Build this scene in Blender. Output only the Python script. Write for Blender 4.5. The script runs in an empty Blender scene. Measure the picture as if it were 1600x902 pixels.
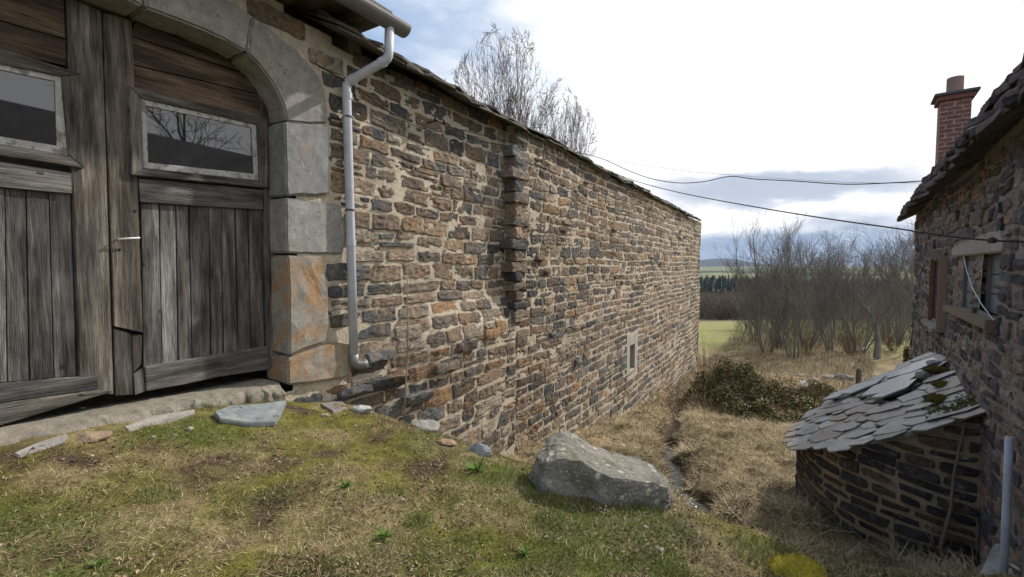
import bpy, bmesh, math, random
import numpy as np
from mathutils import Vector, Matrix
R=math.radians
random.seed(7); RNG=np.random.default_rng(11)
C=bpy.context.scene.collection
# ---------------------------------------------------------------- camera
F=711.0; HOR=415.0; PITCH=math.atan((451-HOR)/F)
cd=bpy.data.cameras.new('camera'); cam=bpy.data.objects.new('camera',cd); C.objects.link(cam)
cd.sensor_width=36; cd.lens=16.0; cd.clip_start=.05; cd.clip_end=12000
cam.location=(0,0,0); cam.rotation_euler=(R(90)-PITCH,0,0); bpy.context.scene.camera=cam
def ray(px,py):
    a=(px-800)/F; b=(451-py)/F; c,s=math.cos(PITCH),math.sin(PITCH)
    return np.array([a,c+b*s,-s+b*c])
# barn facade frame: u along the wall, z up, w out of the wall
AZ=R(31.7); D1=np.array([math.sin(AZ),math.cos(AZ),0]); N1=np.array([math.cos(AZ),-math.sin(AZ),0]); P1=np.array([-2.64,5.08,0])
# house facade frame
AZ2=R(36.96); D2=np.array([math.sin(AZ2),math.cos(AZ2),0]); N2=np.array([-math.cos(AZ2),math.sin(AZ2),0]); P2=-1.1*N2
def uz(px,py,w=0,P=P1,D=D1,N=N1):
    r=ray(px,py); o=P+w*N; t=np.dot(o,N)/np.dot(r,N); p=r*t; return float(np.dot(p-P,D)),float(p[2])
def huz(px,py,w=0): return uz(px,py,w,P2,D2,N2)
def barn(u,z,w=0):
    u,z,w=np.broadcast_arrays(np.asarray(u,float),np.asarray(z,float),np.asarray(w,float))
    return np.stack([P1[0]+u*D1[0]+w*N1[0],P1[1]+u*D1[1]+w*N1[1],z],-1)
def house(u,z,w=0):
    u,z,w=np.broadcast_arrays(np.asarray(u,float),np.asarray(z,float),np.asarray(w,float))
    return np.stack([P2[0]+u*D2[0]+w*N2[0],P2[1]+u*D2[1]+w*N2[1],z],-1)
# ---------------------------------------------------------------- noise
def hsh(i,j,k,s):
    n=(i*374761393+j*668265263+k*2147483647+s*1274126177)&0xffffffff
    n=((n^(n>>13))*1274126177)&0xffffffff
    return ((n^(n>>16))&0xffff)/32767.5-1
def vnoise(p,scale=1.,seed=0):
    p=np.asarray(p)*scale; f=np.floor(p).astype(np.int64); t=p-f; t=t*t*(3-2*t); r=0
    for a in (0,1):
        for b in (0,1):
            for c in (0,1):
                wgt=(t[...,0] if a else 1-t[...,0])*(t[...,1] if b else 1-t[...,1])*(t[...,2] if c else 1-t[...,2])
                r=r+wgt*hsh(f[...,0]+a,f[...,1]+b,f[...,2]+c,seed)
    return r
def fbm(p,scale=1.,oct=3,seed=0):
    r=0;a=1
    for o in range(oct): r=r+a*vnoise(p,scale*2**o,seed+o*7); a*=.5
    return r
# ---------------------------------------------------------------- tagging
def tag(o,label=None,cat=None,group=None,kind=None):
    if label: o['label']=label
    if cat: o['category']=cat
    if group: o['group']=group
    if kind: o['kind']=kind
    return o
def empty(name,loc,label,cat,group=None):
    o=bpy.data.objects.new(name,None); C.objects.link(o); o.location=[float(c) for c in loc]; o.empty_display_size=.1
    return tag(o,label,cat,group)
def link(name,me,mat,parent=None):
    o=bpy.data.objects.new(name,me); C.objects.link(o)
    if mat: me.materials.append(mat)
    if parent is not None:
        o.parent=parent; o.matrix_parent_inverse=Matrix.Translation(parent_world(parent)).inverted()
    return o
def parent_world(p):
    return Vector((0,0,0)) if p.parent else Vector(p.location)
# mesh from numpy arrays
def npmesh(name,v,faces,mat,parent=None,col=None,gc=None,smooth=True):
    """v (n,3) world coords, faces (m,k) or list of such arrays"""
    v=np.asarray(v,dtype=np.float32).reshape(-1,3)
    if not isinstance(faces,list): faces=[faces]
    faces=[np.asarray(f,dtype=np.int32) for f in faces if len(f)]
    off=np.zeros(3)
    if parent is None:
        off=np.array([(v[:,0].min()+v[:,0].max())/2,(v[:,1].min()+v[:,1].max())/2,v[:,2].min()]); v=v-off
    me=bpy.data.meshes.new(name); me.vertices.add(len(v)); me.vertices.foreach_set('co',v.astype(np.float32).ravel())
    loops=np.concatenate([f.ravel() for f in faces]); tot=np.concatenate([np.full(len(f),f.shape[1],np.int32) for f in faces])
    st=np.concatenate([[0],np.cumsum(tot)[:-1]]).astype(np.int32)
    me.loops.add(len(loops)); me.loops.foreach_set('vertex_index',loops)
    me.polygons.add(len(tot)); me.polygons.foreach_set('loop_start',st)
    me.polygons.foreach_set('use_smooth',np.full(len(tot),smooth,bool))
    if col is not None:
        a=me.attributes.new('Col','FLOAT_COLOR','POINT'); c=np.ones((len(v),4),np.float32); c[:,:3]=np.asarray(col).reshape(-1,3); a.data.foreach_set('color',c.ravel())
    if gc is not None:
        a=me.attributes.new('gc','FLOAT_VECTOR','POINT'); a.data.foreach_set('vector',np.asarray(gc,dtype=np.float32).ravel())
    me.update(calc_edges=True); me.validate()
    o=link(name,me,mat,parent)
    if parent is None: o.location=[float(c) for c in off]
    return o
class MB:
    """collects shapes into one mesh; world coordinates"""
    def __init__(s): s.v=[]; s.f=[]; s.c=[]; s.g=[]
    def add(s,vs,fs,col=(1,1,1),gc=None):
        b=len(s.v); s.v+= [tuple(map(float,p)) for p in vs]; s.f+=[tuple(b+i for i in f) for f in fs]
        s.c+= [tuple(col)]*len(vs); s.g+= gc if gc is not None else [(0,0,0)]*len(vs)
    def hexa(s,p8,col=(1,1,1),along=None,seed=None):
        """p8: bottom 4 then top 4 corners"""
        p8=[np.asarray(p,float) for p in p8]; gc=None
        if along is not None:
            al=np.asarray(along,float); o=p8[0]; sd=random.random()*50 if seed is None else seed
            a2=np.array([al[1],-al[0],0]) if abs(al[2])<.5 else D1
            a2=np.cross(al,N1)
            gc=[(float(np.dot(p,al)),float(np.dot(p,a2)),sd+float(np.dot(p,N1))) for p in p8]
        s.add(p8,[(0,3,2,1),(4,5,6,7),(0,1,5,4),(1,2,6,5),(2,3,7,6),(3,0,4,7)],col,gc)
    def box(s,c,sx,sy,sz,rot=0,col=(1,1,1)):
        c=np.asarray(c,float); X=np.array([math.cos(rot),math.sin(rot),0])*sx/2; Y=np.array([-math.sin(rot),math.cos(rot),0])*sy/2; Z=np.array([0,0,sz/2])
        s.hexa([c-X-Y-Z,c+X-Y-Z,c+X+Y-Z,c-X+Y-Z,c-X-Y+Z,c+X-Y+Z,c+X+Y+Z,c-X+Y+Z],col)
    def prism(s,poly,fn,w0,w1,col=(1,1,1)):
        n=len(poly); a=[fn(u,z,w0) for u,z in poly]; b=[fn(u,z,w1) for u,z in poly]
        s.add(a+b,[tuple(range(n))[::-1],tuple(range(n,2*n))]+[(i,(i+1)%n,n+(i+1)%n,n+i) for i in range(n)],col)
    def tube(s,pts,rad,sides=8,col=(1,1,1),cap=True):
        pts=[np.asarray(p,float) for p in pts]; n=len(pts)
        if np.isscalar(rad): rad=[rad]*n
        t=pts[1]-pts[0]; t=t/(np.linalg.norm(t)+1e-9); up=np.array([0,0,1.]) if abs(t[2])<.9 else np.array([1.,0,0])
        a=np.cross(t,up); a/=np.linalg.norm(a); vs=[]
        for i in range(n):
            t=(pts[min(i+1,n-1)]-pts[max(i-1,0)]); t=t/(np.linalg.norm(t)+1e-9)
            a=a-np.dot(a,t)*t; a/=np.linalg.norm(a)+1e-9; b=np.cross(t,a)
            for k in range(sides):
                q=2*math.pi*k/sides; vs.append(pts[i]+rad[i]*(math.cos(q)*a+math.sin(q)*b))
        fs=[(i*sides+k,i*sides+(k+1)%sides,(i+1)*sides+(k+1)%sides,(i+1)*sides+k) for i in range(n-1) for k in range(sides)]
        if cap: fs+= [tuple(range(sides))[::-1],tuple((n-1)*sides+k for k in range(sides))]
        s.add(vs,fs,col)
    def build(s,name,mat,parent=None,bevel=0,smooth=False,segs=2,sub=0,rough=0,rscale=3.):
        me=bpy.data.meshes.new(name); v=np.array(s.v); off=np.zeros(3)
        if parent is None: off=np.array([(v[:,0].min()+v[:,0].max())/2,(v[:,1].min()+v[:,1].max())/2,v[:,2].min()]); v=v-off
        me.from_pydata(v.tolist(),[],s.f)
        a=me.attributes.new('Col','FLOAT_COLOR','POINT'); a.data.foreach_set('color',np.array([(*c,1) for c in s.c],np.float32).ravel())
        if any(g!=(0,0,0) for g in s.g[:50]):
            a=me.attributes.new('gc','FLOAT_VECTOR','POINT'); a.data.foreach_set('vector',np.array(s.g,np.float32).ravel())
        if bevel or sub or rough:
            bm=bmesh.new(); bm.from_mesh(me)
            if bevel: bmesh.ops.bevel(bm,geom=bm.edges[:],offset=bevel,segments=segs,affect='EDGES',clamp_overlap=True)
            if sub:
                bmesh.ops.triangulate(bm,faces=[f for f in bm.faces if len(f.verts)>4])
                bmesh.ops.subdivide_edges(bm,edges=bm.edges[:],cuts=sub,use_grid_fill=True)
            if rough:
                P=np.array([x.co[:] for x in bm.verts]); P=P+off
                d=np.stack([fbm(P+k*31,rscale,3,5+k) for k in range(3)],-1)*rough
                for x,dd in zip(bm.verts,d): x.co+=Vector(dd)
            bm.to_mesh(me); bm.free()
        if smooth:
            for p in me.polygons: p.use_smooth=True
        o=link(name,me,mat,parent)
        if parent is None: o.location=[float(c) for c in off]
        return o
# ---------------------------------------------------------------- materials
class NT:
    def __init__(s,nt): s.t=nt; s.n=nt.nodes; s.l=nt.links
    def node(s,ty,ins=None,**kw):
        n=s.n.new(ty)
        for k,v in kw.items(): setattr(n,k,v)
        for k,v in (ins or {}).items():
            if isinstance(v,bpy.types.NodeSocket): s.l.new(v,n.inputs[k])
            else: n.inputs[k].default_value=v
        return n
    def m(s,op,a,b=0,c=None,clamp=False):
        n=s.n.new('ShaderNodeMath'); n.operation=op; n.use_clamp=clamp
        for i,x in enumerate([a,b]+([c] if c is not None else [])):
            if isinstance(x,bpy.types.NodeSocket): s.l.new(x,n.inputs[i])
            else: n.inputs[i].default_value=x
        return n.outputs[0]
    def noise(s,vec,scale,detail=4,rough=.6,dist=0): 
        return s.node('ShaderNodeTexNoise',{'Vector':vec,'Scale':scale,'Detail':detail,'Roughness':rough,'Distortion':dist}).outputs[0]
    def ramp(s,fac,stops):
        n=s.n.new('ShaderNodeValToRGB'); s.l.new(fac,n.inputs[0]); e=n.color_ramp.elements
        while len(e)<len(stops): e.new(.5)
        for x,(p,c) in zip(e,stops): x.position=p; x.color=(*c,1) if len(c)==3 else c
        return n.outputs[0]
    def mix(s,f,a,b,bt='MIX'):
        n=s.n.new('ShaderNodeMix'); n.data_type='RGBA'; n.blend_type=bt; n.clamp_result=False
        for i,x in ((0,f),(6,a),(7,b)):
            if isinstance(x,bpy.types.NodeSocket): s.l.new(x,n.inputs[i])
            else: n.inputs[i].default_value=(*x,1) if (i>0 and len(x)==3) else x
        return n.outputs[2]
    def sstep(s,x,a,b):
        n=s.n.new('ShaderNodeMapRange'); n.interpolation_type='SMOOTHSTEP'; s.l.new(x,n.inputs[0]); n.inputs[1].default_value=a; n.inputs[2].default_value=b; return n.outputs[0]
def g3(x): return (x,x,x)
def newmat(name):
    m=bpy.data.materials.new(name); m.use_nodes=True; t=NT(m.node_tree); b=m.node_tree.nodes['Principled BSDF']; return m,t,b
def basic(name,col=None,rough=.85,var=.35,vs=8,fine=60,bump=.4,bdist=.01,spec=.3,metal=0,spots=None,streak=None,tint=None):
    """colour (or the Col attribute) modulated by two noises, plus bump"""
    m,t,b=newmat(name)
    P=t.node('ShaderNodeNewGeometry').outputs['Position']
    base=t.node('ShaderNodeAttribute',attribute_name='Col').outputs['Color'] if col is None else t.node('ShaderNodeRGB').outputs[0]
    if col is not None: base.default_value=(*col,1)
    n1=t.noise(P,vs,5,.65); n2=t.noise(P,fine,4,.7)
    f=t.m('ADD',t.m('MULTIPLY',n1,.6),t.m('MULTIPLY',n2,.4))
    k=t.ramp(f,[(.3,g3(1-var)),(.5,g3(1)),(.7,g3(1+var))])
    c=t.mix(1.,base,k,'MULTIPLY')
    if tint: # (colour, noise scale, lo, hi)
        for (tc,sc,lo,hi,am) in tint:
            c=t.mix(t.m('MULTIPLY',t.sstep(t.noise(P,sc,5,.65,.3),lo,hi),am),c,tc)
    if spots:
        for (tc,sc,th,am) in spots:
            v=t.node('ShaderNodeTexVoronoi',{'Vector':P,'Scale':sc,'Randomness':1.}); 
            d=t.m('ADD',v.outputs['Distance'],t.m('MULTIPLY',n1,.25))
            c=t.mix(t.m('MULTIPLY',t.m('SUBTRACT',1,t.sstep(d,th,th+.06)),am),c,tc)
    t.l.new(c,b.inputs['Base Color'])
    b.inputs['Roughness'].default_value=rough; b.inputs['Specular IOR Level'].default_value=spec; b.inputs['Metallic'].default_value=metal
    h=t.m('ADD',t.m('MULTIPLY',n1,.6),t.m('MULTIPLY',n2,.5))
    bp=t.node('ShaderNodeBump',{'Height':h,'Strength':bump,'Distance':bdist}); t.l.new(bp.outputs[0],b.inputs['Normal'])
    return m
M={}
M['stone']=basic('stone',None,.92,.75,16,70,1,.035,.2,tint=[((.06,.062,.066),4.6,.52,.62,.5),((.33,.18,.075),3.7,.52,.64,.5),((.4,.37,.3),11,.6,.72,.45),((.03,.03,.032),17,.56,.68,.7)])
M['stone_grey']=basic('grey_rubble',None,.92,.75,16,70,1,.035,.2,tint=[((.06,.058,.064),4.6,.52,.62,.5),((.36,.32,.3),7,.56,.7,.4),((.03,.03,.032),17,.56,.68,.7)])
M['mortar']=basic('mortar',None,.95,.35,9,55,1,.035,.1,tint=[((.2,.17,.125),1.9,.5,.7,.55),((.1,.09,.075),14,.58,.7,.6)])
M['ashlar']=basic('ashlar',None,.92,.4,8,80,1,.015,.2,tint=[((.33,.22,.12),3.1,.56,.72,.3),((.45,.43,.38),9,.58,.7,.55),((.05,.05,.05),26,.6,.68,.75)])
M['dry_stone']=basic('dry_stone',None,.93,.5,9,60,.9,.02,.2)
M['slate']=basic('slate',None,.38,.45,9,70,.8,.015,.5,tint=[((.36,.36,.32),6,.55,.68,.55),((.07,.07,.065),8,.56,.66,.7)],spots=[((.5,.5,.42),30,.2,.5)])
M['eave_slab']=basic('eave_slab',None,.9,.5,5,40,1,.02,.15,tint=[((.16,.14,.1),3,.5,.7,.5),((.04,.037,.033),7,.5,.65,.6)])
M['boulder']=basic('boulder_rock',(.22,.205,.175),.9,.5,6,60,1,.03,.2,tint=[((.08,.085,.035),2.6,.52,.66,.6),((.25,.23,.18),8,.55,.68,.5)],spots=[((.5,.48,.4),9,.3,.75),((.5,.49,.42),24,.27,.6),((.45,.43,.35),5,.26,.5)])
M['ashlar_rust']=basic('rusty_ashlar',None,.92,.4,8,80,1,.015,.2,tint=[((.36,.19,.07),4.1,.45,.6,.7),((.42,.4,.35),9,.55,.7,.4),((.05,.05,.05),26,.6,.68,.75)])
M['rock']=basic('rock',None,.9,.4,7,50,.9,.02,.25,spots=[((.5,.49,.44),26,.12,.5)])
M['pvc']=basic('grey_pvc',(.42,.44,.49),.5,.2,3,30,.08,.002,.4,tint=[((.2,.2,.19),3.2,.5,.7,.5)])
M['zinc']=basic('zinc',(.17,.165,.16),.5,.2,4,30,.08,.003,.5,metal=.3)
M['black']=basic('black_rubber',(.02,.02,.022),.6,.2,8,30,.1,.002)
M['paint']=basic('flaking_white_paint',(.36,.36,.35),.8,.35,12,60,.6,.004,.3,tint=[((.17,.15,.13),14,.52,.6,.9)])
M['conc']=basic('concrete',None,.9,.2,4,70,.5,.008,.2)
M['brick']=None
M['shutter']=basic('shutter_wood',None,.75,.2,5,50,.2,.004,.3)
M['bark']=basic('bark',None,.95,.3,4,30,.3,.01,.1)
M['blade']=basic('grass_blade',None,.8,.15,3,20,0,.01,.2)
M['leaf']=basic('leaf',None,.7,.15,3,20,0,.01,.35)
M['moss']=basic('moss',None,1,.4,12,120,1,.02,.05,tint=[((.2,.17,.02),9,.5,.65,.6)])
M['white']=basic('white_feather',(.75,.75,.72),.8,.08,8,40,.1,.004)
M['plastic']=basic('white_plastic',(.7,.7,.7),.4,.1,5,20,0,.002)
M['metal']=basic('rusty_metal',(.1,.075,.06),.7,.3,20,60,.3,.003,.4,metal=.4)
M['dark']=basic('interior_shade',(.02,.018,.016),.95,.2,3,20,.1,.01)  # near-black stands in for shade inside the slit and the keyholes
# weathered wood driven by the grain coordinates
def woodmat(name,brown=.5):
    m,t,b=newmat(name)
    g=t.node('ShaderNodeAttribute',attribute_name='gc').outputs['Vector']; base=t.node('ShaderNodeAttribute',attribute_name='Col').outputs['Color']
    P=t.node('ShaderNodeNewGeometry').outputs['Position']
    wob=t.noise(g,3,2,.5)
    mp=t.node('ShaderNodeMapping',{'Vector':g,'Scale':(1.6,34,3)}).outputs[0]
    mp2=t.node('ShaderNodeMapping',{'Vector':g,'Scale':(5,160,3)}).outputs[0]
    mpw=t.node('ShaderNodeVectorMath',{0:mp,1:t.node('ShaderNodeVectorMath',{0:t.node('ShaderNodeCombineXYZ',{'Y':wob}).outputs[0],'Scale':2.2},operation='SCALE').outputs[0]},operation='ADD').outputs[0]
    n1=t.noise(mpw,1,5,.7); n2=t.noise(mp2,1,3,.7); n3=t.noise(P,2.3,4,.6)
    f=t.m('ADD',t.m('ADD',t.m('MULTIPLY',n1,.38),t.m('MULTIPLY',n2,.42)),t.m('MULTIPLY',n3,.2))
    k=t.ramp(f,[(.36,g3(.1)),(.43,g3(.5)),(.52,g3(1.0)),(.64,g3(1.75))])
    c=t.mix(1.,base,k,'MULTIPLY')
    c=t.mix(t.m('MULTIPLY',t.sstep(t.noise(P,3.4,4,.6),.55,.72),.22),c,(.13,.08,.045))
    st=t.noise(t.node('ShaderNodeMapping',{'Vector':g,'Scale':(1.1,9,2)}).outputs[0],1,3,.6); c=t.mix(1.,c,t.ramp(st,[(.35,g3(.45)),(.5,g3(.95)),(.68,g3(1.6))]),'MULTIPLY')
    # knots
    kv=t.node('ShaderNodeMapping',{'Vector':g,'Scale':(3.2,6.5,1)}).outputs[0]
    vo=t.node('ShaderNodeTexVoronoi',{'Vector':kv,'Scale':1.,'Randomness':1.}).outputs['Distance']
    kn=t.m('SUBTRACT',1,t.sstep(vo,.05,.11)); c=t.mix(t.m('MULTIPLY',kn,.75),c,(.035,.025,.018))
    t.l.new(c,b.inputs['Base Color']); b.inputs['Roughness'].default_value=.85; b.inputs['Specular IOR Level'].default_value=.2
    h=t.m('SUBTRACT',t.m('ADD',t.m('MULTIPLY',n1,.7),t.m('MULTIPLY',n2,.5)),t.m('MULTIPLY',kn,.4))
    t.l.new(t.node('ShaderNodeBump',{'Height':h,'Strength':1.,'Distance':.02}).outputs[0],b.inputs['Normal'])
    return m
M['wood']=woodmat('weathered_wood')
m,t,b=newmat('window_glass'); b.inputs['Base Color'].default_value=(.012,.014,.016,1); b.inputs['Roughness'].default_value=.06; b.inputs['Specular IOR Level'].default_value=.8; b.inputs['IOR'].default_value=1.7
n=t.noise(t.node('ShaderNodeNewGeometry').outputs['Position'],6,3); t.l.new(t.m('MULTIPLY_ADD',n,.03,.0),b.inputs['Roughness'])
M['glass']=m
m,t,b=newmat('stream_water'); b.inputs['Base Color'].default_value=(.03,.035,.03,1); b.inputs['Roughness'].default_value=.08; b.inputs['Specular IOR Level'].default_value=.8
P=t.node('ShaderNodeNewGeometry').outputs['Position']; t.l.new(t.node('ShaderNodeBump',{'Height':t.noise(P,14,4,.6),'Strength':.9,'Distance':.04}).outputs[0],b.inputs['Normal']); M['water']=m
m,t,b=newmat('brick'); g=t.node('ShaderNodeAttribute',attribute_name='gc').outputs['Vector']
br=t.node('ShaderNodeTexBrick',{'Vector':g,'Color1':(.25,.105,.075,1),'Color2':(.19,.085,.065,1),'Mortar':(.4,.3,.25,1),'Scale':1.,'Mortar Size':.009,'Brick Width':.23,'Row Height':.082})
P=t.node('ShaderNodeNewGeometry').outputs['Position']; c=t.mix(1.,br.outputs[0],t.ramp(t.noise(P,15,4),[(.3,g3(.6)),(.7,g3(1.3))]),'MULTIPLY')
t.l.new(c,b.inputs['Base Color']); b.inputs['Roughness'].default_value=.9; t.l.new(t.node('ShaderNodeBump',{'Height':t.m('SUBTRACT',1,br.outputs[1]),'Strength':.7,'Distance':.01}).outputs[0],b.inputs['Normal']); M['brick']=m
# ---------------------------------------------------------------- masonry
PAL_BARN=[((.25,.18,.12),3),((.31,.225,.145),2.6),((.24,.2,.155),3),((.085,.092,.1),3.4),((.13,.135,.137),3.),((.3,.17,.075),.6),((.14,.115,.095),3),((.31,.27,.21),.6)]
PAL_HOUSE=[((.22,.18,.165),3),((.14,.125,.135),3),((.3,.22,.16),2),((.09,.088,.095),2.2),((.36,.3,.26),1.4),((.24,.2,.2),2)]
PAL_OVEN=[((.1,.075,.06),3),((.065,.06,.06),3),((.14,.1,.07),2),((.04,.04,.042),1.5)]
def pick(pal,rng):
    w=np.array([p[1] for p in pal]); c=np.array(pal[rng.choice(len(pal),p=w/w.sum())][0]); return c*rng.uniform(.75,1.25)
def courses(u0,u1,z0,z1,rh,sw,rng,forb=None,split=.09,grow=None,pal=PAL_BARN,gap=.03,rag=.012):
    out=[]; z=z0
    while z<z1:
        h=rng.uniform(*rh); 
        if z+h>z1: h=z1-z
        if h<.06: break
        iv=[(u0,u1)]
        for a,b in (forb(z,z+h) if forb else []):
            n=[]
            for p,q in iv:
                if b<=p or a>=q: n.append((p,q)); continue
                if a-p>.05: n.append((p,a))
                if q-b>.05: n.append((b,q))
            iv=n
        for p,q in iv:
            u=p
            while u<q-.02:
                w=rng.uniform(*sw)*(1.35 if rng.random()<.12 else 1)
                if grow: w*=grow(u)
                if q-(u+w)<.14: w=q-u
                c=pick(pal,rng); D=rng.uniform(.02,.055)
                if rng.random()<split and h>.17:
                    k=rng.uniform(.4,.6)
                    out.append((u,u+w,z,z+h*k,D,c)); 
                    kk=rng.uniform(.35,.65) if w>.4 else 1
                    out.append((u,u+w*kk,z+h*k,z+h,D*rng.uniform(.7,1.3),pick(pal,rng)))
                    if kk<1: out.append((u+w*kk,u+w,z+h*k,z+h,D,pick(pal,rng)))
                else: out.append((u,u+w,z,z+h,D,c))
                u+=w
        z+=h
    return out
def stones(cells,fn,woff,G,rng,gap=.028,skirt=.05,slope=None,seed=3,jag=.13,bul=.6,rnd=.05,nz=.013):
    """every cell becomes a rough faced block: returns verts, quads, colours"""
    c=np.array([x[:5] for x in cells]); col=np.array([x[5] for x in cells]); N=len(c)
    A=np.concatenate([[-1],[-.985],np.linspace(-.9,.9,G),[.985],[1]]); n=len(A)
    H=np.concatenate([[-9],[.55],np.ones(G),[.55],[-9]])
    a=np.broadcast_to(A[None,:,None],(N,n,n)); b=np.broadcast_to(A[None,None,:],(N,n,n))
    ha=np.broadcast_to(H[None,:,None],(N,n,n)); hb=np.broadcast_to(H[None,None,:],(N,n,n))
    hw=((c[:,1]-c[:,0])/2); hh=((c[:,3]-c[:,2])/2); g=gap/2*rng.uniform(.5,1.6,N)
    hw2=np.maximum(hw-g,.02); hh2=np.maximum(hh-g,.02)
    rc=rng.uniform(rnd*.4,rnd*1.7,N)[:,None,None]
    j=rng.uniform(-1,1,(N,4,2))*np.minimum(hw,hh)[:,None,None]*jag
    def bil(k): return (j[:,0,k][:,None,None]*(1-a)*(1-b)+j[:,1,k][:,None,None]*(1+a)*(1-b)+j[:,2,k][:,None,None]*(1+a)*(1+b)+j[:,3,k][:,None,None]*(1-a)*(1+b))/4
    asp=(hh2/hw2)[:,None,None]
    u=(c[:,0]+c[:,1])[:,None,None]/2+a*hw2[:,None,None]*(1-rc*np.minimum(asp,1)*np.abs(b)**3)+bil(0)
    z=(c[:,2]+c[:,3])[:,None,None]/2+b*hh2[:,None,None]*(1-rc*.8*np.abs(a)**4)+bil(1)
    P=np.stack([u,z,np.broadcast_to(np.arange(N)[:,None,None]*3.7,u.shape)],-1)
    u=u+.3*np.minimum(hw,hh)[:,None,None]*fbm(P,9,3,seed+1)*(np.abs(a)>.8)*.6
    z=z+.3*np.minimum(hw,hh)[:,None,None]*fbm(P,9,3,seed+2)*(np.abs(b)>.8)*.55
    mask=np.minimum(ha,hb)
    front=np.minimum(ha,1)*np.minimum(hb,1)
    D=c[:,4][:,None,None]*bul
    tilt=rng.uniform(-.35,.35,(N,2))
    dome=1-.1*(a**2)-.12*(b**2)+tilt[:,0][:,None,None]*a+tilt[:,1][:,None,None]*b
    rid=1-2*np.abs(fbm(P*np.array([1,1.6,1]),7,3,seed+5)); fac=np.round(fbm(P,4.5,2,seed+8)*2.5)/2.5
    w=D*dome*np.where(mask>0,front,1)+nz*(fbm(P,13,2,seed+6)*.6+rid*.7+fac*.7)*(mask>0)
    w=np.where(mask<0,-skirt,w)
    w=w+woff(u,z)
    if slope: z=z+slope(u,z)
    V=fn(u,z,w).reshape(N,n*n,3)
    i=np.arange(n-1); q=np.stack(np.meshgrid(i,i,indexing='ij'),-1).reshape(-1,2); q0=q[:,0]*n+q[:,1]
    quad=np.stack([q0,q0+n,q0+n+1,q0+1],-1)
    F=(quad[None]+(np.arange(N)*n*n)[:,None,None]).reshape(-1,4)
    return V.reshape(-1,3),F,np.repeat(col,n*n,0)
def merge(parts):
    vs=[];fs=[];cs=[];b=0
    for v,f,c in parts: vs.append(v);fs.append(f+b);cs.append(c);b+=len(v)
    return np.concatenate(vs),np.concatenate(fs),np.concatenate(cs)
def sheet(fn,woff,u0,u1,z0,z1,du,dz,hole,amp=.01,col=(.5,.44,.345),extra=(),slope=None):
    us=np.unique(np.concatenate([np.arange(u0,u1,du),[u1],list(extra)])); zs=np.append(np.arange(z0,z1,dz),z1)
    U,Z=np.meshgrid(us,zs,indexing='ij'); Pn=np.stack([U,Z,U*0],-1); W=woff(U,Z)+amp*fbm(Pn,5,3,9)
    ZZ=Z+slope(U,Z) if slope else Z
    V=fn(U,ZZ,W).reshape(-1,3); nu,nz=U.shape
    i,j=np.meshgrid(np.arange(nu-1),np.arange(nz-1),indexing='ij'); uc=(us[i]+us[i+1])/2; zc=(zs[j]+zs[j+1])/2
    keep=~hole(uc,zc) if hole else np.ones(i.shape,bool)
    q=(i*nz+j)[keep]; F=np.stack([q,q+nz,q+nz+1,q+1],-1)
    return V,F,np.tile(col,(len(V),1))
# ================================================================ BARN
RV=-.27                                                 # depth of the door reveal
barn_e=empty('stone_barn',barn(2,-1.8,0),'long stone barn with an arched double door, stone slab roof and rough coursed walls','barn')
def U(px,py,w=0): return uz(px,py,w)
UJ=U(445,400)[0]; UC=uz(166,400,RV)[0]
arch_in=[U(*p) for p in [(445,192),(441,168),(432,148),(419,126),(402,105),(381,84),(340,61),(280,37),(222,14)]]
def mir(p): return (2*UC-p[0],p[1])
jin=[(UJ,-1.3)]+arch_in
inner=jin+[mir(p) for p in jin[::-1]]                    # whole opening outline
V1=arch_in[:6]+[U(389,24),U(419,44),U(451,72),U(478,97),U(497,124),U(508,155),U(510,196)]
V2=arch_in[5:]+[(arch_in[8][0]-.02,arch_in[8][1]+.42),(U(330,-10)[0],U(330,-10)[1]),U(389,24)]
kin=arch_in[8]; KEY=[mir(kin),kin,(kin[0]-.02,kin[1]+.42),mir((kin[0]-.02,kin[1]+.42))]
J1=[(UJ,U(445,192)[1]),(UJ,U(445,308)[1]),(U(510,308)[0],U(510,306)[1]),(U(510,197)[0],U(510,197)[1])]
J2=[(UJ,U(445,309)[1]),(UJ,U(445,396)[1]),(U(536,396)[0],U(445,396)[1]),(U(532,330)[0],U(532,325)[1]),(U(520,309)[0],U(445,309)[1])]
J3=[(UJ,U(445,398)[1]),(UJ,U(445,556)[1]),(U(508,533)[0],U(508,533)[1]),(U(512,480)[0],U(512,480)[1]),(U(500,398)[0],U(500,398)[1])]
J4=[(UJ-.03,U(440,560)[1]),(UJ-.04,U(440,602)[1]),(U(545,590)[0],U(545,588)[1]),(U(548,532)[0],U(548,536)[1]),(U(512,536)[0],U(512,536)[1])]
blocks=[V1,V2,J1,J2,J3,J4]+[[mir(p) for p in B] for B in (V1,V2,J1,J2,J3,J4)]+[KEY]
def inpoly(u,z,poly):
    r=np.zeros(np.shape(u),bool); n=len(poly)
    for i in range(n):
        x0,y0=poly[i]; x1,y1=poly[(i+1)%n]
        if y0==y1: continue
        c=((y0>z)!=(y1>z))&(u<(x1-x0)*(z-y0)/(y1-y0)+x0); r^=c
    return r
def surround(u,z):
    r=inpoly(u,z,inner)
    for B in blocks: r|=inpoly(u,z,B)
    return r
uu=np.linspace(-4.6,1.4,601)
SL=[U(969,524),U(986,576)]                                # slit window surround
SLIT=(SL[0][0],SL[1][0],SL[1][1],SL[0][1])
def barn_forb(z0,z1):
    out=[]
    hit=np.zeros(601,bool)
    for z in (z0+.03,(z0+z1)/2,z1-.03): hit|=surround(uu,np.full(601,z))
    if hit.any(): k=np.where(hit)[0]; out.append((uu[k[0]]-.02,uu[k[-1]]+.02))
    if z1>SLIT[2]+.02 and z0<SLIT[3]-.02: out.append((SLIT[0],SLIT[1]))
    return out
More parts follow.
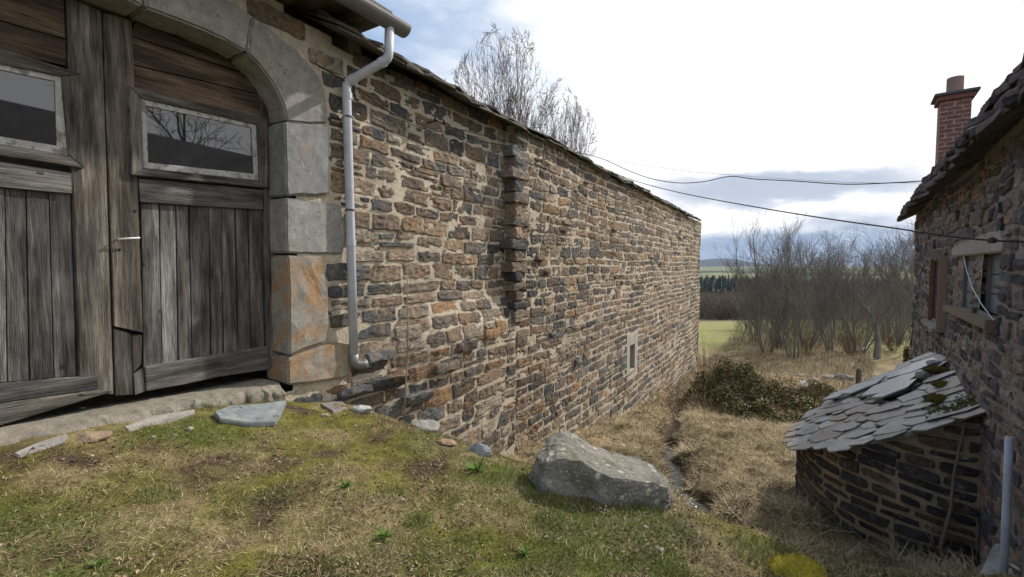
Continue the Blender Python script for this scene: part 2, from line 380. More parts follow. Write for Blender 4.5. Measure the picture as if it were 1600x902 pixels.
UQ=U(796,350,.1)[0]; UEND=U(1087,430)[0]
def barn_w(u,z):
    low=.22*np.clip((-.45-z)/.8,0,1)*np.clip((u-1.1)/1.4,0,1)
    s=np.where(u>UQ,.22,0.)
    return np.maximum(low,s)+.03*np.sin(u*.9)*np.sin(z*1.3+u*.3)
def barn_slope(u,z): return .025*np.sin(u*.9+z)+.01*np.sin(u*3.1+z*2)
def topz(u): # underside of the eave along the wall
    a=U(620,118); b=U(1087,348); return a[1]+(b[1]-a[1])*(u-a[0])/(b[0]-a[0])
lA=U(425,2); lB=U(592,112)
def capz(u): return lA[1]+(lB[1]-lA[1])*(u-lA[0])/(lB[0]-lA[0])
print('cap',lA,lB)
rng=np.random.default_rng(5)
grow=lambda u: 1+.035*max(u-4,0)
cells=courses(-4.6,UQ-.0,-3.6,3.6,(.17,.28),(.36,.74),rng,barn_forb,grow=grow)
cells2=courses(UQ+.0,UEND,-6.9,3.5,(.18,.29),(.36,.7),rng,barn_forb,grow=grow)
cells=[c for c in cells if c[2]<topz(c[0])+.0+(1.0 if c[0]<.9 else 0) and (c[3]<capz(c[1])+.06 or c[0]>.9)]
cells2=[c for c in cells2 if c[3]<topz(c[1])+.12 and c[3]>-3.3-.13*c[0]]
near=[c for c in cells+cells2 if c[0]<8.5]; far=[c for c in cells+cells2 if c[0]>=8.5]
parts=[stones(near,barn,barn_w,11,rng,slope=barn_slope,gap=.04),stones(far,barn,barn_w,6,rng,slope=barn_slope,gap=.05)]
# toothed quoins where the higher wall starts
q=[];z=-1.15;k=0
while z<topz(UQ)-.22:
    h=rng.uniform(.17,.26); q.append((UQ-(rng.uniform(.08,.24) if k%2 else rng.uniform(.0,.08)),UQ+(.5 if k%2 else .28),z,z+h,rng.uniform(.05,.12),pick(PAL_BARN[:5],rng))); z+=h;k+=1
parts.append(stones(q,barn,lambda u,z:u*0+.22,7,rng,skirt=.3,slope=barn_slope))
# far corner quoins
q=[];z=-6.6;k=0
while z<topz(UEND)-.1:
    h=rng.uniform(.2,.3); q.append((UEND-(.6 if k%2 else .35),UEND+.05,z,z+h,.07,pick(PAL_BARN,rng))); z+=h;k+=1
parts.append(stones(q,barn,lambda u,z:u*0+.17,4,rng,skirt=.3,slope=barn_slope))
# through stones sticking out
q=[]
for _ in range(46):
    u=rng.uniform(5.5,24.5); z=rng.uniform(-3.2,topz(u)-.4); q.append((u,u+rng.uniform(.2,.5),z,z+rng.uniform(.08,.14),rng.uniform(.1,.16),pick(PAL_BARN[2:5],rng)*.8))
parts.append(stones(q,barn,lambda u,z:u*0+.2,4,rng,skirt=.2))
# missing-mortar ledge stones low on the near wall
q=[]
for px,py,wd,hh,dp in [(600,556,.5,.16,.12),(690,572,.62,.2,.14),(605,600,.7,.2,.2),(650,620,.6,.22,.18),(720,540,.5,.18,.12),(575,570,.3,.14,.1),(640,520,.5,.2,.08),(760,520,.5,.2,.12),(560,612,.5,.12,.22)]:
    u,z=U(px,py,.12); q.append((u-wd/2,u+wd/2,z-hh/2,z+hh/2,dp,pick(PAL_BARN[2:6],rng)))
parts.append(stones(q,barn,barn_w,7,rng,skirt=.2,rnd=.16))
v,f,c=merge(parts)
sel=rng.choice(len(near),620); q=[]
for i_ in sel:
    a_=near[i_]; u_=a_[0]+rng.uniform(-.03,.03); z_=a_[2]+rng.uniform(-.02,.02); w_=rng.uniform(.04,.09); h_=rng.uniform(.025,.045); q.append((u_-w_/2,u_+w_/2,z_-h_/2,z_+h_/2,rng.uniform(.012,.022),pick(PAL_BARN,rng)))
_v=stones([x for x in q if not surround(np.array([x[0],x[1]]),np.array([x[2],x[3]])).any() and x[3]<capz(x[1])-.05],barn,barn_w,3,rng,slope=barn_slope,gap=.002,rnd=.2); v=np.concatenate([v,_v[0]]); f=np.concatenate([f,_v[1]+len(c)]); c=np.concatenate([c,_v[2]])
# rusty staining and lichen by place
Pn=v; st=np.clip(fbm(Pn,.9,3,21)-.15,0,1)[:,None]; c=c*(1-st*.5)+np.array([.3,.175,.08])*st*.5
tn=np.clip(fbm(Pn,.45,3,51)*.9+.5,0,1)[:,None]; lum=c.mean(1)[:,None]; c=c*.7+.3*lum*(np.array([1.3,1.0,.72])*tn+np.array([1.05,1,.95])*(1-tn)); dk=np.clip(fbm(Pn,.6,3,31),0,1)[:,None]; c=c*(1-.35*dk)
npmesh('wall_stones',v,f,M['stone'],barn_e,c,smooth=False)
hole=lambda u,z: inpoly(u,z,[(UC+(p[0]-UC)*1.055,.1+(p[1]-.1)*1.055) for p in inner])|((u>SLIT[0]+.02)&(u<SLIT[1]-.02)&(z>SLIT[2]+.02)&(z<SLIT[3]-.02))
def topcut(u,z): return ((z>topz(u)+.03)&(u>1.2))|((z>capz(u))&(u<=1.2))
eps=.003
v,f,c=sheet(barn,lambda u,z:barn_w(np.where(np.abs(u-UQ)<.1,u-.08,u),z)+.008,-4.6,UEND,-7,3.7,.09,.09,lambda u,z:hole(u,z)|topcut(u,z),extra=(UQ+.1-eps,UQ+.1+eps),slope=barn_slope)
npmesh('mortar_bed',v,f,M['mortar'],barn_e,c)
# arch and jambs
mb=MB()
cl=[(.25,.24,.22),(.26,.25,.235),(.22,.225,.225),(.27,.265,.25),(.27,.25,.22),(.27,.235,.19)]
for i,B in enumerate(blocks):
    cx=sum(p[0] for p in B)/len(B); cz=sum(p[1] for p in B)/len(B)
    B2=[(cx+(p[0]-cx)*.985,cz+(p[1]-cz)*.985) if not (abs(p[0]-UJ)<.01) else (p[0],cz+(p[1]-cz)*.985) for p in B]
    low_=i<12 and i%6>3; tb=MB() if low_ else mb; tb.prism(B2,barn,RV-.12,.045+.012*(i%3),cl[i%6 if i<12 else 1])
    if low_: tb.build('jamb_stone',M['ashlar_rust'],barn_e,bevel=.02,segs=2,sub=5,rough=.011,rscale=7)
mb.build('arch_surround',M['ashlar'],barn_e,bevel=.02,segs=2,sub=5,rough=.009,rscale=7)
# slit window
mb=MB(); a,b_,z0,z1=SLIT; tw=(b_-a)*.28
for r in [(a,a+tw,z0,z1),(b_-tw,b_,z0,z1),(a+tw,b_-tw,z1-.4,z1),(a+tw,b_-tw,z0,z0+.12)]:
    mb.prism([(r[0],r[2]),(r[1],r[2]),(r[1],r[3]),(r[0],r[3])],barn,-.2,.235,(.36,.34,.3))
sw_=mb.build('slit_window',M['conc'],barn_e,bevel=.01)
mb=MB(); mb.prism([(a,z0),(b_,z0),(b_,z1),(a,z1)],barn,-.3,-.1,(.1,.1,.1)); mb.build('pane_or_recess',M['dark'],sw_)  # dark block in place of the slit's shaded recess, no glass
# threshold
us=np.linspace(-4.6,.02,260); prof=[(-.6,-.25),(-.6,-.005),(-.3,0),(-.2,0),(-.1,-.003),(-.0,-.01),(.05,-.02),(.09,-.045),(.105,-.08),(.1,-.12),(.11,-.3)]
zs0=uz(430,590,RV)[1]; zs1=uz(0,668,RV)[1]; print('sill z',zs0,zs1,'UJ',UJ,'UC',UC,'UQ',UQ,'UEND',UEND,'top',topz(1.8),topz(25))
ZS=(zs0+zs1)/2
V=[];cc=[]
for u in us:
    for w,dz in prof: V.append(barn(u,zs1+(zs0-zs1)*(u+2.1)/2.1+dz,w))
V=np.array(V); fr_=np.tile(np.array([0,.1,.3,.5,.7,1,1.5,2,2,2,1.5]),len(us))[:,None]; V=V+np.stack([fbm(V+k*9,9,4,k) for k in range(3)],-1)*np.array([.02,.02,.016])*fr_+np.stack([fbm(V+k*5,38,3,k+9) for k in range(3)],-1)*.006*np.minimum(fr_,1.2); n=len(prof); q0=(np.arange(len(us)-1)[:,None]*n+np.arange(n-1)[None]).ravel()
th_=npmesh('threshold',V,np.stack([q0,q0+1,q0+n+1,q0+n],-1),M['dry_stone'],barn_e,np.tile((.21,.19,.155),(len(V),1)))
# ---------------------------------------------------------------- door leaves
def quadbox(mb,pts,w0,w1,along,col=None,plane=RV):
    """pts: four picture corners (tl,tr,br,bl) lying on the door plane"""
    q=[uz(x,y,plane) for x,y in pts]; k=random.uniform(.8,1.2); cb=col or random.choice([(.125,.12,.116),(.165,.16,.154),(.105,.1,.097),(.14,.134,.128)])
    o=[q[3],q[2],q[1],q[0]]
    al=np.array([0,0,1.]) if along=='z' else D1
    p8=[barn(*o[0],w0),barn(*o[1],w0),barn(*o[1],w1),barn(*o[0],w1),barn(*o[3],w0),barn(*o[2],w0),barn(*o[2],w1),barn(*o[3],w1)]
    mb.hexa(p8,tuple(x*k for x in cb),al)
def boards(mb,tl,tr,br,bl,cuts,w0,w1,along,col=None,gap=2.0):
    def L(a,b,t): return (a[0]+(b[0]-a[0])*t,a[1]+(b[1]-a[1])*t)
    for i in range(len(cuts)-1):
        a,b=cuts[i],cuts[i+1]; dw=random.uniform(-.006,.006)
        if along=='z':
            g=gap/max(abs(tr[0]-tl[0]),1)/2; jt=random.uniform(-1,1)/200
            quadbox(mb,[L(tl,tr,a+g),L(tl,tr,b-g+jt),L(bl,br,b-g-jt),L(bl,br,a+g)],w0,w1+dw,along,col)
        else:
            g=gap/max(abs(bl[1]-tl[1]),1)/2
            quadbox(mb,[L(tl,bl,a+g),L(tr,br,a+g),L(tr,br,b-g),L(tl,bl,b-g)],w0,w1+dw,along,col)
BR=(.105,.075,.052); W0,W1=RV-.05,RV
# right leaf
leafR=None
mb=MB()
boards(mb,(222,314),(412,328),(416,545),(226,574),[0,.155,.29,.4,.56,.665,.78,.885,1],W0-.005,W0+.02,'z')
leafR=mb.build('door_leaf',M['wood'],barn_e,bevel=.003,segs=1); leafR['label']='right-hand wooden door leaf with broken foot'
mb=MB()
quadbox(mb,[(206,60),(402,148),(404,118),(206,30)][0:0] or [(207,58),(395,120),(404,146),(208,100)],W0,W1-.01,'u',BR)
quadbox(mb,[(222,-5),(380,80),(397,118),(207,56)],W0,W1-.015,'u',BR)
quadbox(mb,[(208,102),(406,148),(408,185),(209,148)],W0,W1-.008,'u',BR)
mb.build('top_board',M['wood'],leafR,bevel=.004,segs=1)
mb=MB()
quadbox(mb,[(160,20),(206,32),(223,520),(178,510)],W0,W1+.008,'z',(.13,.112,.095))
quadbox(mb,[(178,513),(205,521),(208,617),(181,619)],W0,W1-.004,'z',(.1,.09,.08))
quadbox(mb,[(206,523),(223,524),(222,570),(208,584)],W0,W1-.012,'z',(.085,.075,.068))
quadbox(mb,[(209,586),(224,576),(227,612),(211,618)],W0,W1-.002,'z')
mb.build('meeting_stile',M['wood'],leafR,bevel=.005,segs=2)
mb=MB()
quadbox(mb,[(404,118),(428,160),(434,300),(412,292)],W0-.02,W1-.005,'z',BR)
quadbox(mb,[(413,294),(434,300),(440,560),(418,578)],W0-.02,W1-.008,'z')
mb.build('hanging_stile',M['wood'],leafR,bevel=.004,segs=1)
mb=MB(); quadbox(mb,[(217,279),(412,297),(411,328),(219,316)],W0,W1+.002,'u'); mb.build('middle_rail',M['wood'],leafR,bevel=.004,segs=1)
mb=MB()
B=[(226,573),(418,541),(420,577),(345,588),(290,600),(228,611)]
pl=[uz(x,y,RV) for x,y in B]; n=len(pl)
a=[barn(u,z,W0) for u,z in pl]; b=[barn(u,z,W1+.012) for u,z in pl]
gc=[(u,z,3.) for u,z in pl]*2
mb.add(a+b,[tuple(range(n))[::-1],tuple(range(n,2*n))]+[(i,(i+1)%n,n+(i+1)%n,n+i) for i in range(n)],(.14,.13,.12),gc)
mb.build('bottom_rail',M['wood'],leafR,bevel=.005,segs=2)
def window(parent,o,i,g,w):
    """moulded outer frame o, inner sash i, glass g: picture corners tl,tr,br,bl"""
    mb=MB()
    for k in range(4):
        al='u' if k%2==0 else 'z'
        A,Bq,Cq,Dq=o[k],o[(k+1)%4],i[(k+1)%4],i[k]
        q=[uz(*p,RV) for p in (A,Bq,Cq,Dq)]
        ald=D1 if al=='u' else np.array([0,0,1.])
        wo,wi=w,w-.025
        lo=[barn(*q[j],RV-.02) for j in range(4)]; hi=[barn(*q[0],wo),barn(*q[1],wo),barn(*q[2],wi),barn(*q[3],wi)]
        mb.hexa(lo+hi,(.13,.12,.108),ald)
    fr=mb.build('window_frame',M['wood'],parent,bevel=.006,segs=2)
    mb=MB()
    for k in range(4):
        q=[uz(*p,RV) for p in (i[k],i[(k+1)%4],g[(k+1)%4],g[k])]
        mb.hexa([barn(*p,RV-.03) for p in q]+[barn(*p,w-.045) for p in q],(.5,.5,.5))
    mb.build('sash',M['paint'],parent,bevel=.002,segs=1)
    mb=MB(); q=[uz(*p,RV) for p in g]; mb.hexa([barn(*p,RV-.03) for p in q]+[barn(*p,w-.06) for p in q]); mb.build('pane_or_recess',M['glass'],parent)
window(leafR,[(198,135),(415,186),(415,294),(203,274)],[(219,154),(400,195),(404,282),(224,263)],[(228,165),(393,200),(397,272),(232,254)],RV+.045)
# handle, keyhole
mb=MB(); p0=barn(*uz(183,374,RV),RV+.0); p1=barn(*uz(183,374,RV),RV+.06); p2=barn(*uz(214,372,RV),RV+.065)
mb.tube([p0,p1,p2],.008,8,(.3,.3,.3)); mb.build('door_handle',M['plastic'],leafR,smooth=True)
for x,y,r in ((210,330,.013),(186,391,.011)): 
    mb=MB(); p=uz(x,y,RV); mb.tube([barn(*p,RV-.01),barn(*p,RV+.011)],r,10); mb.build('keyhole',M['dark'],leafR)
# left leaf
mb=MB(); boards(mb,(-60,286),(113,303),(123,588),(-60,604),[0,.22,.40,.59,.8,1],W0-.005,W0+.02,'z')
leafL=mb.build('door_leaf',M['wood'],barn_e,bevel=.003,segs=1); leafL['label']='left-hand wooden door leaf cut by the picture edge'
mb=MB()
quadbox(mb,[(-80,-60),(100,-30),(103,60),(-80,8)],W0,W1-.01,'u',BR)
quadbox(mb,[(-80,10),(103,62),(105,103),(-80,60)],W0,W1-.008,'u',BR)
mb.build('top_board',M['wood'],leafL,bevel=.004,segs=1)
mb=MB()
quadbox(mb,[(103,-5),(158,18),(177,616),(125,616)],W0,W1+.01,'z',(.13,.115,.1))
mb.build('meeting_stile',M['wood'],leafL,bevel=.006,segs=2)
mb=MB(); quadbox(mb,[(-80,240),(113,271),(114,303),(-80,285)],W0,W1+.004,'u'); mb.build('middle_rail',M['wood'],leafL,bevel=.004,segs=1)
mb=MB(); quadbox(mb,[(-80,607),(152,586),(154,608),(-80,640)],W0,W1+.014,'u'); quadbox(mb,[(-80,641),(154,609),(176,611),(-80,688)],W0,W1+.03,'u',(.14,.13,.115)); mb.build('bottom_rail',M['wood'],leafL,bevel=.006,segs=2)
window(leafL,[(-80,52),(126,118),(130,264),(-80,232)],[(-80,84),(95,120),(106,243),(-80,212)],[(-80,92),(86,127),(89,228),(-80,200)],RV+.045)
# leaf edges: hinged-side door frame is hidden; dark barn room behind
body=MB()
zb=-7
def bx(u0,u1,z0,z1,w0,w1,col): body.prism([(u0,z0),(u1,z0),(u1,z1),(u0,z1)],barn,w0,w1,col)
DK=(.22,.2,.17)
bx(-4.7,UEND-.02,zb,3.2,-9.1,-8.9,DK); bx(UEND-.35,UEND-.03,zb,2.45,-8.9,-.04,DK); bx(-4.75,-4.6,zb,3.3,-8.9,.1,DK); bx(-4.6,UEND-.4,-1.75,-1.62,-8.9,-.3,(.1,.09,.08))
body.build('back_wall',M['dry_stone'],barn_e)
# gable triangle at the far end
mb=MB(); mb.add([barn(UEND-.35,2.4,-.1),barn(UEND-.35,2.4,-9),barn(UEND-.35,5.2,-4.5),barn(UEND-.05,2.4,-.1),barn(UEND-.05,2.4,-9),barn(UEND-.05,5.2,-4.5)],[(0,1,2),(5,4,3),(0,3,4,1),(1,4,5,2),(2,5,3,0)],(.2,.17,.14)); mb.build('gable',M['dry_stone'],barn_e)
# ---------------------------------------------------------------- barn roof of stone slabs
def slab_row(mb,u0,u1,zf,w,rise,run,t,rng,wid,jw=.06,jz=.015,ov=0):
    """thick irregular flat stones, front edge at offset w and height zf(u)"""
    u=u0
    while u<u1:
        ww=rng.uniform(*wid); ww=min(ww,u1-u+.05); n=4
        fr=[(u+ww*i/(n-1)+ (0.02 if 0<i<n-1 else .008*(1 if i==0 else -1)),w+rng.uniform(-jw,jw)) for i in range(n)]
        tt=t*rng.uniform(.7,1.35); dz=rng.uniform(-jz,jz); c=rng.uniform(.75,1.25)*np.array([.13,.12,.108])
        lo=[barn(a,zf(a)+dz+(w-b)*0,b) for a,b in fr]; bk=[barn(u+ww-.01,zf(u+ww)+dz+rise,w-run),barn(u+.01,zf(u)+dz+rise,w-run)]
        base=lo+bk; top=[p+np.array([0,0,tt]) for p in base]; m_=len(base)
        mb.add(base+top,[tuple(range(m_))[::-1],tuple(range(m_,2*m_))]+[(i,(i+1)%m_,m_+(i+1)%m_,m_+i) for i in range(m_)],c)
        u+=ww+rng.uniform(-.0,.015)
rng=np.random.default_rng(17)
WE=.42
e0=uz(630,92,WE); e1=uz(1096,345,WE)
def ez(u): return e0[1]+(e1[1]-e0[1])*(u-e0[0])/(e1[0]-e0[0])+.03*math.sin(u*1.1)+.015*math.sin(u*3.3)-.055
mb=MB()
slab_row(mb,e0[0]-1.0,e1[0],ez,WE-.02,.34,.75,.035,rng,(.5,1.2),jw=.045)
slab_row(mb,e0[0]-1.0,e1[0],lambda u:ez(u)+.045,WE-.03,.38,.8,.04,rng,(.45,1.1),jw=.06,jz=.02)
slab_row(mb,e0[0]-1.0,e1[0]-.1,lambda u:ez(u)+.2,WE-.3,.4,.8,.04,rng,(.4,.9))
slab_row(mb,e0[0]-1.0,e1[0]-.1,lambda u:ez(u)+.38,WE-.65,.4,.8,.04,rng,(.4,.9))
# rest of the pitch and the far pitch
a0,a1=e0[0]-1.0,e1[0]-.15
for (wa,za,wb,zb_) in ((WE-.95,.42,-4.5,2.55),(-4.5,2.55,-9.3,.1)):
    p=[barn(a0,ez(a0)+za,wa),barn(a1,ez(a1)+za,wa),barn(a1,ez(a1)+zb_,wb),barn(a0,ez(a0)+zb_,wb)]
    mb.hexa(p+[x+np.array([0,0,.07]) for x in p],(.17,.16,.15))
mb.build('roof',M['eave_slab'],barn_e,bevel=.008,segs=1,rough=.012,rscale=6)
# higher eave over the doors, with gutter
WG=.62; gz0=uz(615,64,WG)
gA=uz(553,-2,WG); gB=uz(632,44,WG)
print('gutter',gA,gB,gz0)
gu1=gB[0]; gzt=gB[1]; gs=(gB[1]-gA[1])/(gB[0]-gA[0]); gs=max(-.05,min(.05,gs))
mb=MB(); rg=.12
sec=[(rg*math.cos(q),rg*math.sin(q)*1.0) for q in np.linspace(math.pi,2*math.pi,13)]
seco=[(x*1.0,z) for x,z in sec]; seci=[(x*.93,z*.93) for x,z in sec[::-1]]; ring=seco+seci
us2=[-4.9,-2,0.2,.21,.26,.27,gu1]; vs=[];n=len(ring)
for i,u in enumerate(us2):
    k=1.08 if i in (3,4) else 1
    vs+=[barn(u,gzt+gs*(u-gu1)+z*k,WG+x*k) for x,z in ring]
fs=[(i*n+k,i*n+(k+1)%n,(i+1)*n+(k+1)%n,(i+1)*n+k) for i in range(len(us2)-1) for k in range(n)]
mb.add(vs,fs)
ep=[barn(gu1,gzt+z,WG+x) for x,z in sec]; ep2=[p+D1*.006 for p in ep]; m_=len(ep)
mb.add(ep+ep2,[tuple(range(m_))[::-1],tuple(range(m_,2*m_))]+[(i,(i+1)%m_,m_+(i+1)%m_,m_+i) for i in range(m_)])
gut=mb.build('gutter',M['zinc'],barn_e)
for u in (-1.2,-.2,.8):
    mb=MB()
    mb.tube([barn(u,gzt+gs*(u-gu1)+.03,WG-.07),barn(u,gzt+gs*(u-gu1)-.04,WG-.085),barn(u,gzt+gs*(u-gu1)-.0,.1)],.008,6)
    mb.build('gutter_bracket',M['metal'],gut)
# soffit and slabs above the doors
mb=MB(); zt=gzt+.05
for (wa,za,wb,zb_) in ((WG-.07,.02,-4.5,2.6),(-4.5,2.6,-9.3,-.1)):
    p=[barn(-4.9,zt+za,wa),barn(gu1-.12,zt+za,wa),barn(gu1-.12,zt+zb_,wb),barn(-4.9,zt+zb_,wb)]
    mb.hexa(p+[x+np.array([0,0,.09]) for x in p],(.15,.14,.13))
for i in range(9):
    u=-4.6+i*.68; mb.hexa([barn(u,zt-.12,-.3),barn(u+.1,zt-.12,-.3),barn(u+.1,zt-.12,WG-.16),barn(u,zt-.12,WG-.16),barn(u,zt+.3,-.3),barn(u+.1,zt+.3,-.3),barn(u+.1,zt-.02,WG-.16),barn(u,zt-.02,WG-.16)],(.12,.09,.065))
mb.build('door_roof',M['eave_slab'],barn_e,bevel=.01,segs=1,rough=.01)
# gable infill between the roof heights; dark backing stands in for eave shade
mb=MB(); mb.prism([(gu1-.35,topz(1.6)-.3),(gu1-.15,topz(1.6)-.3),(gu1-.15,zt-.01),(gu1-.35,zt-.01)],barn,-.4,-.02,(.16,.14,.12)); mb.prism([(-4.6,2.3),(gu1-.14,2.3),(gu1-.14,zt+.42),(-4.6,zt+.42)],barn,-.7,-.34,(.09,.075,.06)); mb.prism([(-4.6,zt-.02),(gu1-.16,zt-.02),(gu1-.16,zt+.005),(-4.6,zt+.005)],barn,-.5,WG-.1,(.1,.08,.06)); mb.build('upper_infill',M['dry_stone'],barn_e)
# ---------------------------------------------------------------- downpipe
mb=MB(); ub=uz(555,560,.11)[0]
pv0=barn(*uz(542,140,.11),.11); pv1=barn(*uz(553,562,.11),.11)
uo=uz(609,70,WG)[0]; pt=barn(uo,gzt-rg+.02,WG); pe=barn(*uz(607,92,WG),WG)
rp=.056
def arc(p0,p1,p2,n=5,r=.07):
    a=p1+(p0-p1)/np.linalg.norm(p0-p1)*r; b=p1+(p2-p1)/np.linalg.norm(p2-p1)*r
    return [(1-t)**2*a+2*t*(1-t)*p1+t*t*b for t in np.linspace(0,1,n)]
pm=barn(*uz(541,130,.11),.11)
path=[pt]+arc(pt,pe,pm)+arc(pe,pm,pv1)+[pv0*.5+pv1*.5,pv1]
mb.tube(path,rp,14)
dp=mb.build('downpipe',M['pvc'],barn_e,smooth=True)
def at_pipe(y): 
    t=(y-140)/(562-140); p=pv0+(pv1-pv0)*t; return p
for y in (150,376):
    mb=MB(); p=at_pipe(y); mb.tube([p+np.array([0,0,.04]),p-np.array([0,0,.04])],rp*1.12,14); mb.build('pipe_joint',M['pvc'],dp)
dirn=(pm-pe)/np.linalg.norm(pm-pe)
for q_ in (pe+dirn*.09,pm-dirn*.09): mb=MB(); mb.tube([q_-dirn*.03,q_+dirn*.03],rp*1.12,14); mb.build('pipe_joint',M['pvc'],dp)
for y in (182,325):
    mb=MB(); p=at_pipe(y); mb.tube([p+np.array([0,0,.012]),p-np.array([0,0,.012])],rp*1.1,14); mb.tube([p,p-N1*.12],.006,6)
    mb.build('pipe_clip',M['metal'],dp)
mb=MB(); e_=pv1; mb.tube([e_+np.array([0,0,.07]),e_+np.array([0,0,-.03]),e_+np.array([0,0,-.07])+D1*.04+N1*.01,e_+np.array([0,0,-.075])+D1*.11+N1*.05,e_+np.array([0,0,-.07])+D1*.15+N1*.06],[rp*1.15]*5,14,(.6,.6,.6)); mb.build('pipe_shoe',M['zinc'],dp,smooth=True)
# ================================================================ GROUND
EDGE=np.array([(-9,11),(-3.2,7.2),(-1.6,6.1),(-.75,5.45),(.1,5.0),(1.0,4.7),(1.65,4.15),(2.5,3.5),(3.6,3.6),(5,3.7),(14,5)])
def edist(X,Y):
    best=np.full(X.shape,1e9); sg=np.zeros(X.shape)
    for (x0,y0),(x1,y1) in zip(EDGE[:-1],EDGE[1:]):
        dx,dy=x1-x0,y1-y0; t=np.clip(((X-x0)*dx+(Y-y0)*dy)/(dx*dx+dy*dy),0,1); ex,ey=X-x0-t*dx,Y-y0-t*dy
        d=np.hypot(ex,ey); s=np.sign(dx*ey-dy*ex); k=d<best; best=np.where(k,d,best); sg=np.where(k,s,sg)
    return best*np.where(sg==0,1,sg)
FY=[-60,4,5.2,7,9.4,12,17,27,45,63,120,250,600,1500,3000,7000]; FZ=[-2.8,-3.1,-3.25,-3.65,-3.98,-4.5,-5.4,-6.25,-6.9,-8,-13,-20,-21,-15,-12,-14]
STREAM=np.array([(2.3,4.9),(2.62,5.7),(2.68,6.3),(2.98,7.0),(2.86,7.8),(3.25,8.7),(3.3,9.6),(3.9,10.7),(4.1,12.1),(4.9,13.5),(6.2,17),(8.2,22)])
def sdist(X,Y):
    b=np.full(X.shape,1e9)
    for (x0,y0),(x1,y1) in zip(STREAM[:-1],STREAM[1:]):
        dx,dy=x1-x0,y1-y0; t=np.clip(((X-x0)*dx+(Y-y0)*dy)/(dx*dx+dy*dy),0,1); b=np.minimum(b,np.hypot(X-x0-t*dx,Y-y0-t*dy))
    return b
MOUNDS=[(8.5,17.4,1.15,1.1,1.2),(9.9,16.2,1.4,.9,.7),(11.5,16.4,1.2,.7,.45),(9.3,18.5,1.2,1,.6)]
def gz(X,Y,fine=True):
    X=np.asarray(X,float); Y=np.asarray(Y,float)
    q0=(X-P1[0])*N1[0]+(Y-P1[1])*N1[1]; u0=(X-P1[0])*D1[0]+(Y-P1[1])*D1[1]
    zp=-1.6-.1*np.clip(X,-6,6)-.05*np.clip(Y,-10,9)+.11*np.exp(-(np.clip(q0-.1,0,None)/.55)**2)*np.clip((.3-u0)/.5,0,1)
    e=edist(X,Y); t=np.clip(e+1.2,0,None); drop=np.where(t<1.6,.25*t*t,.64+.85*(t-1.6)); zp=zp-drop
    zf=np.interp(Y,FY,FZ)
    # bank under the barn wall, stream bed
    q=(X-P1[0])*N1[0]+(Y-P1[1])*N1[1]
    zf=zf+.12*np.exp(-(np.clip(q-.2,0,None)/1.0)**2)*(Y<40)*(Y>5)
    sd=sdist(X,Y); near=np.clip((30-Y)/8,0,1)
    zf=zf-.27*np.exp(-(sd/.28)**2)*near+.12*np.exp(-((sd-.8)/.4)**2)*near
    for mx,my,sx,sy,h in MOUNDS: zf=zf+h*np.exp(-((X-mx)/sx)**2-((Y-my)/sy)**2)
    k=.12; z=k*np.logaddexp(zp/k,zf/k)
    P=np.stack([X,Y,X*0],-1); dd=np.hypot(X,Y)
    if fine:
        z=z+.05*fbm(P,1.1,3,1)*np.clip(dd/3,.4,1)*np.clip(np.where(dd<60,1,60/np.maximum(dd,1)),0,1)+.018*fbm(P,5,2,2)*(dd<40)
        z=z+.09*np.clip(fbm(P,2.3,3,19),-.4,1)*np.clip((e-.1)/1,0,1)*(dd<45)
        z=z+np.clip(dd/40-.8,0,8)*.35*fbm(P,.02,2,3)*(dd<2500)
    return z
def g1(x,y): return float(gz(np.array([x]),np.array([y]))[0])
def G(px,py,t0=1.5,t1=400):
    r=ray(px,py); ts=np.geomspace(t0,t1,3000); P=r[None]*ts[:,None]; h=P[:,2]-gz(P[:,0],P[:,1]); k=np.where(h<0)[0]
    return P[k[0]] if len(k) else P[-1]
def axis(lo,hi,dn,n0,n1):
    """fine steps between n0 and n1, growing outwards"""
    a=list(np.arange(n0,n1,dn)); s=dn
    while a[-1]<hi: s*=1.09; a.append(a[-1]+s)
    s=dn; b=[n0]
    while b[-1]>lo: s*=1.09; b.append(b[-1]-s)
    return np.array(sorted(set(b[1:]+a)))
gx=axis(-5000,7000,.07,-4.5,6.5); gy=axis(-400,7500,.06,1.2,9.5)
X,Y=np.meshgrid(gx,gy,indexing='ij'); Z=gz(X,Y)
nx,ny=X.shape; i,j=np.meshgrid(np.arange(nx-1),np.arange(ny-1),indexing='ij'); q=(i*ny+j).ravel()
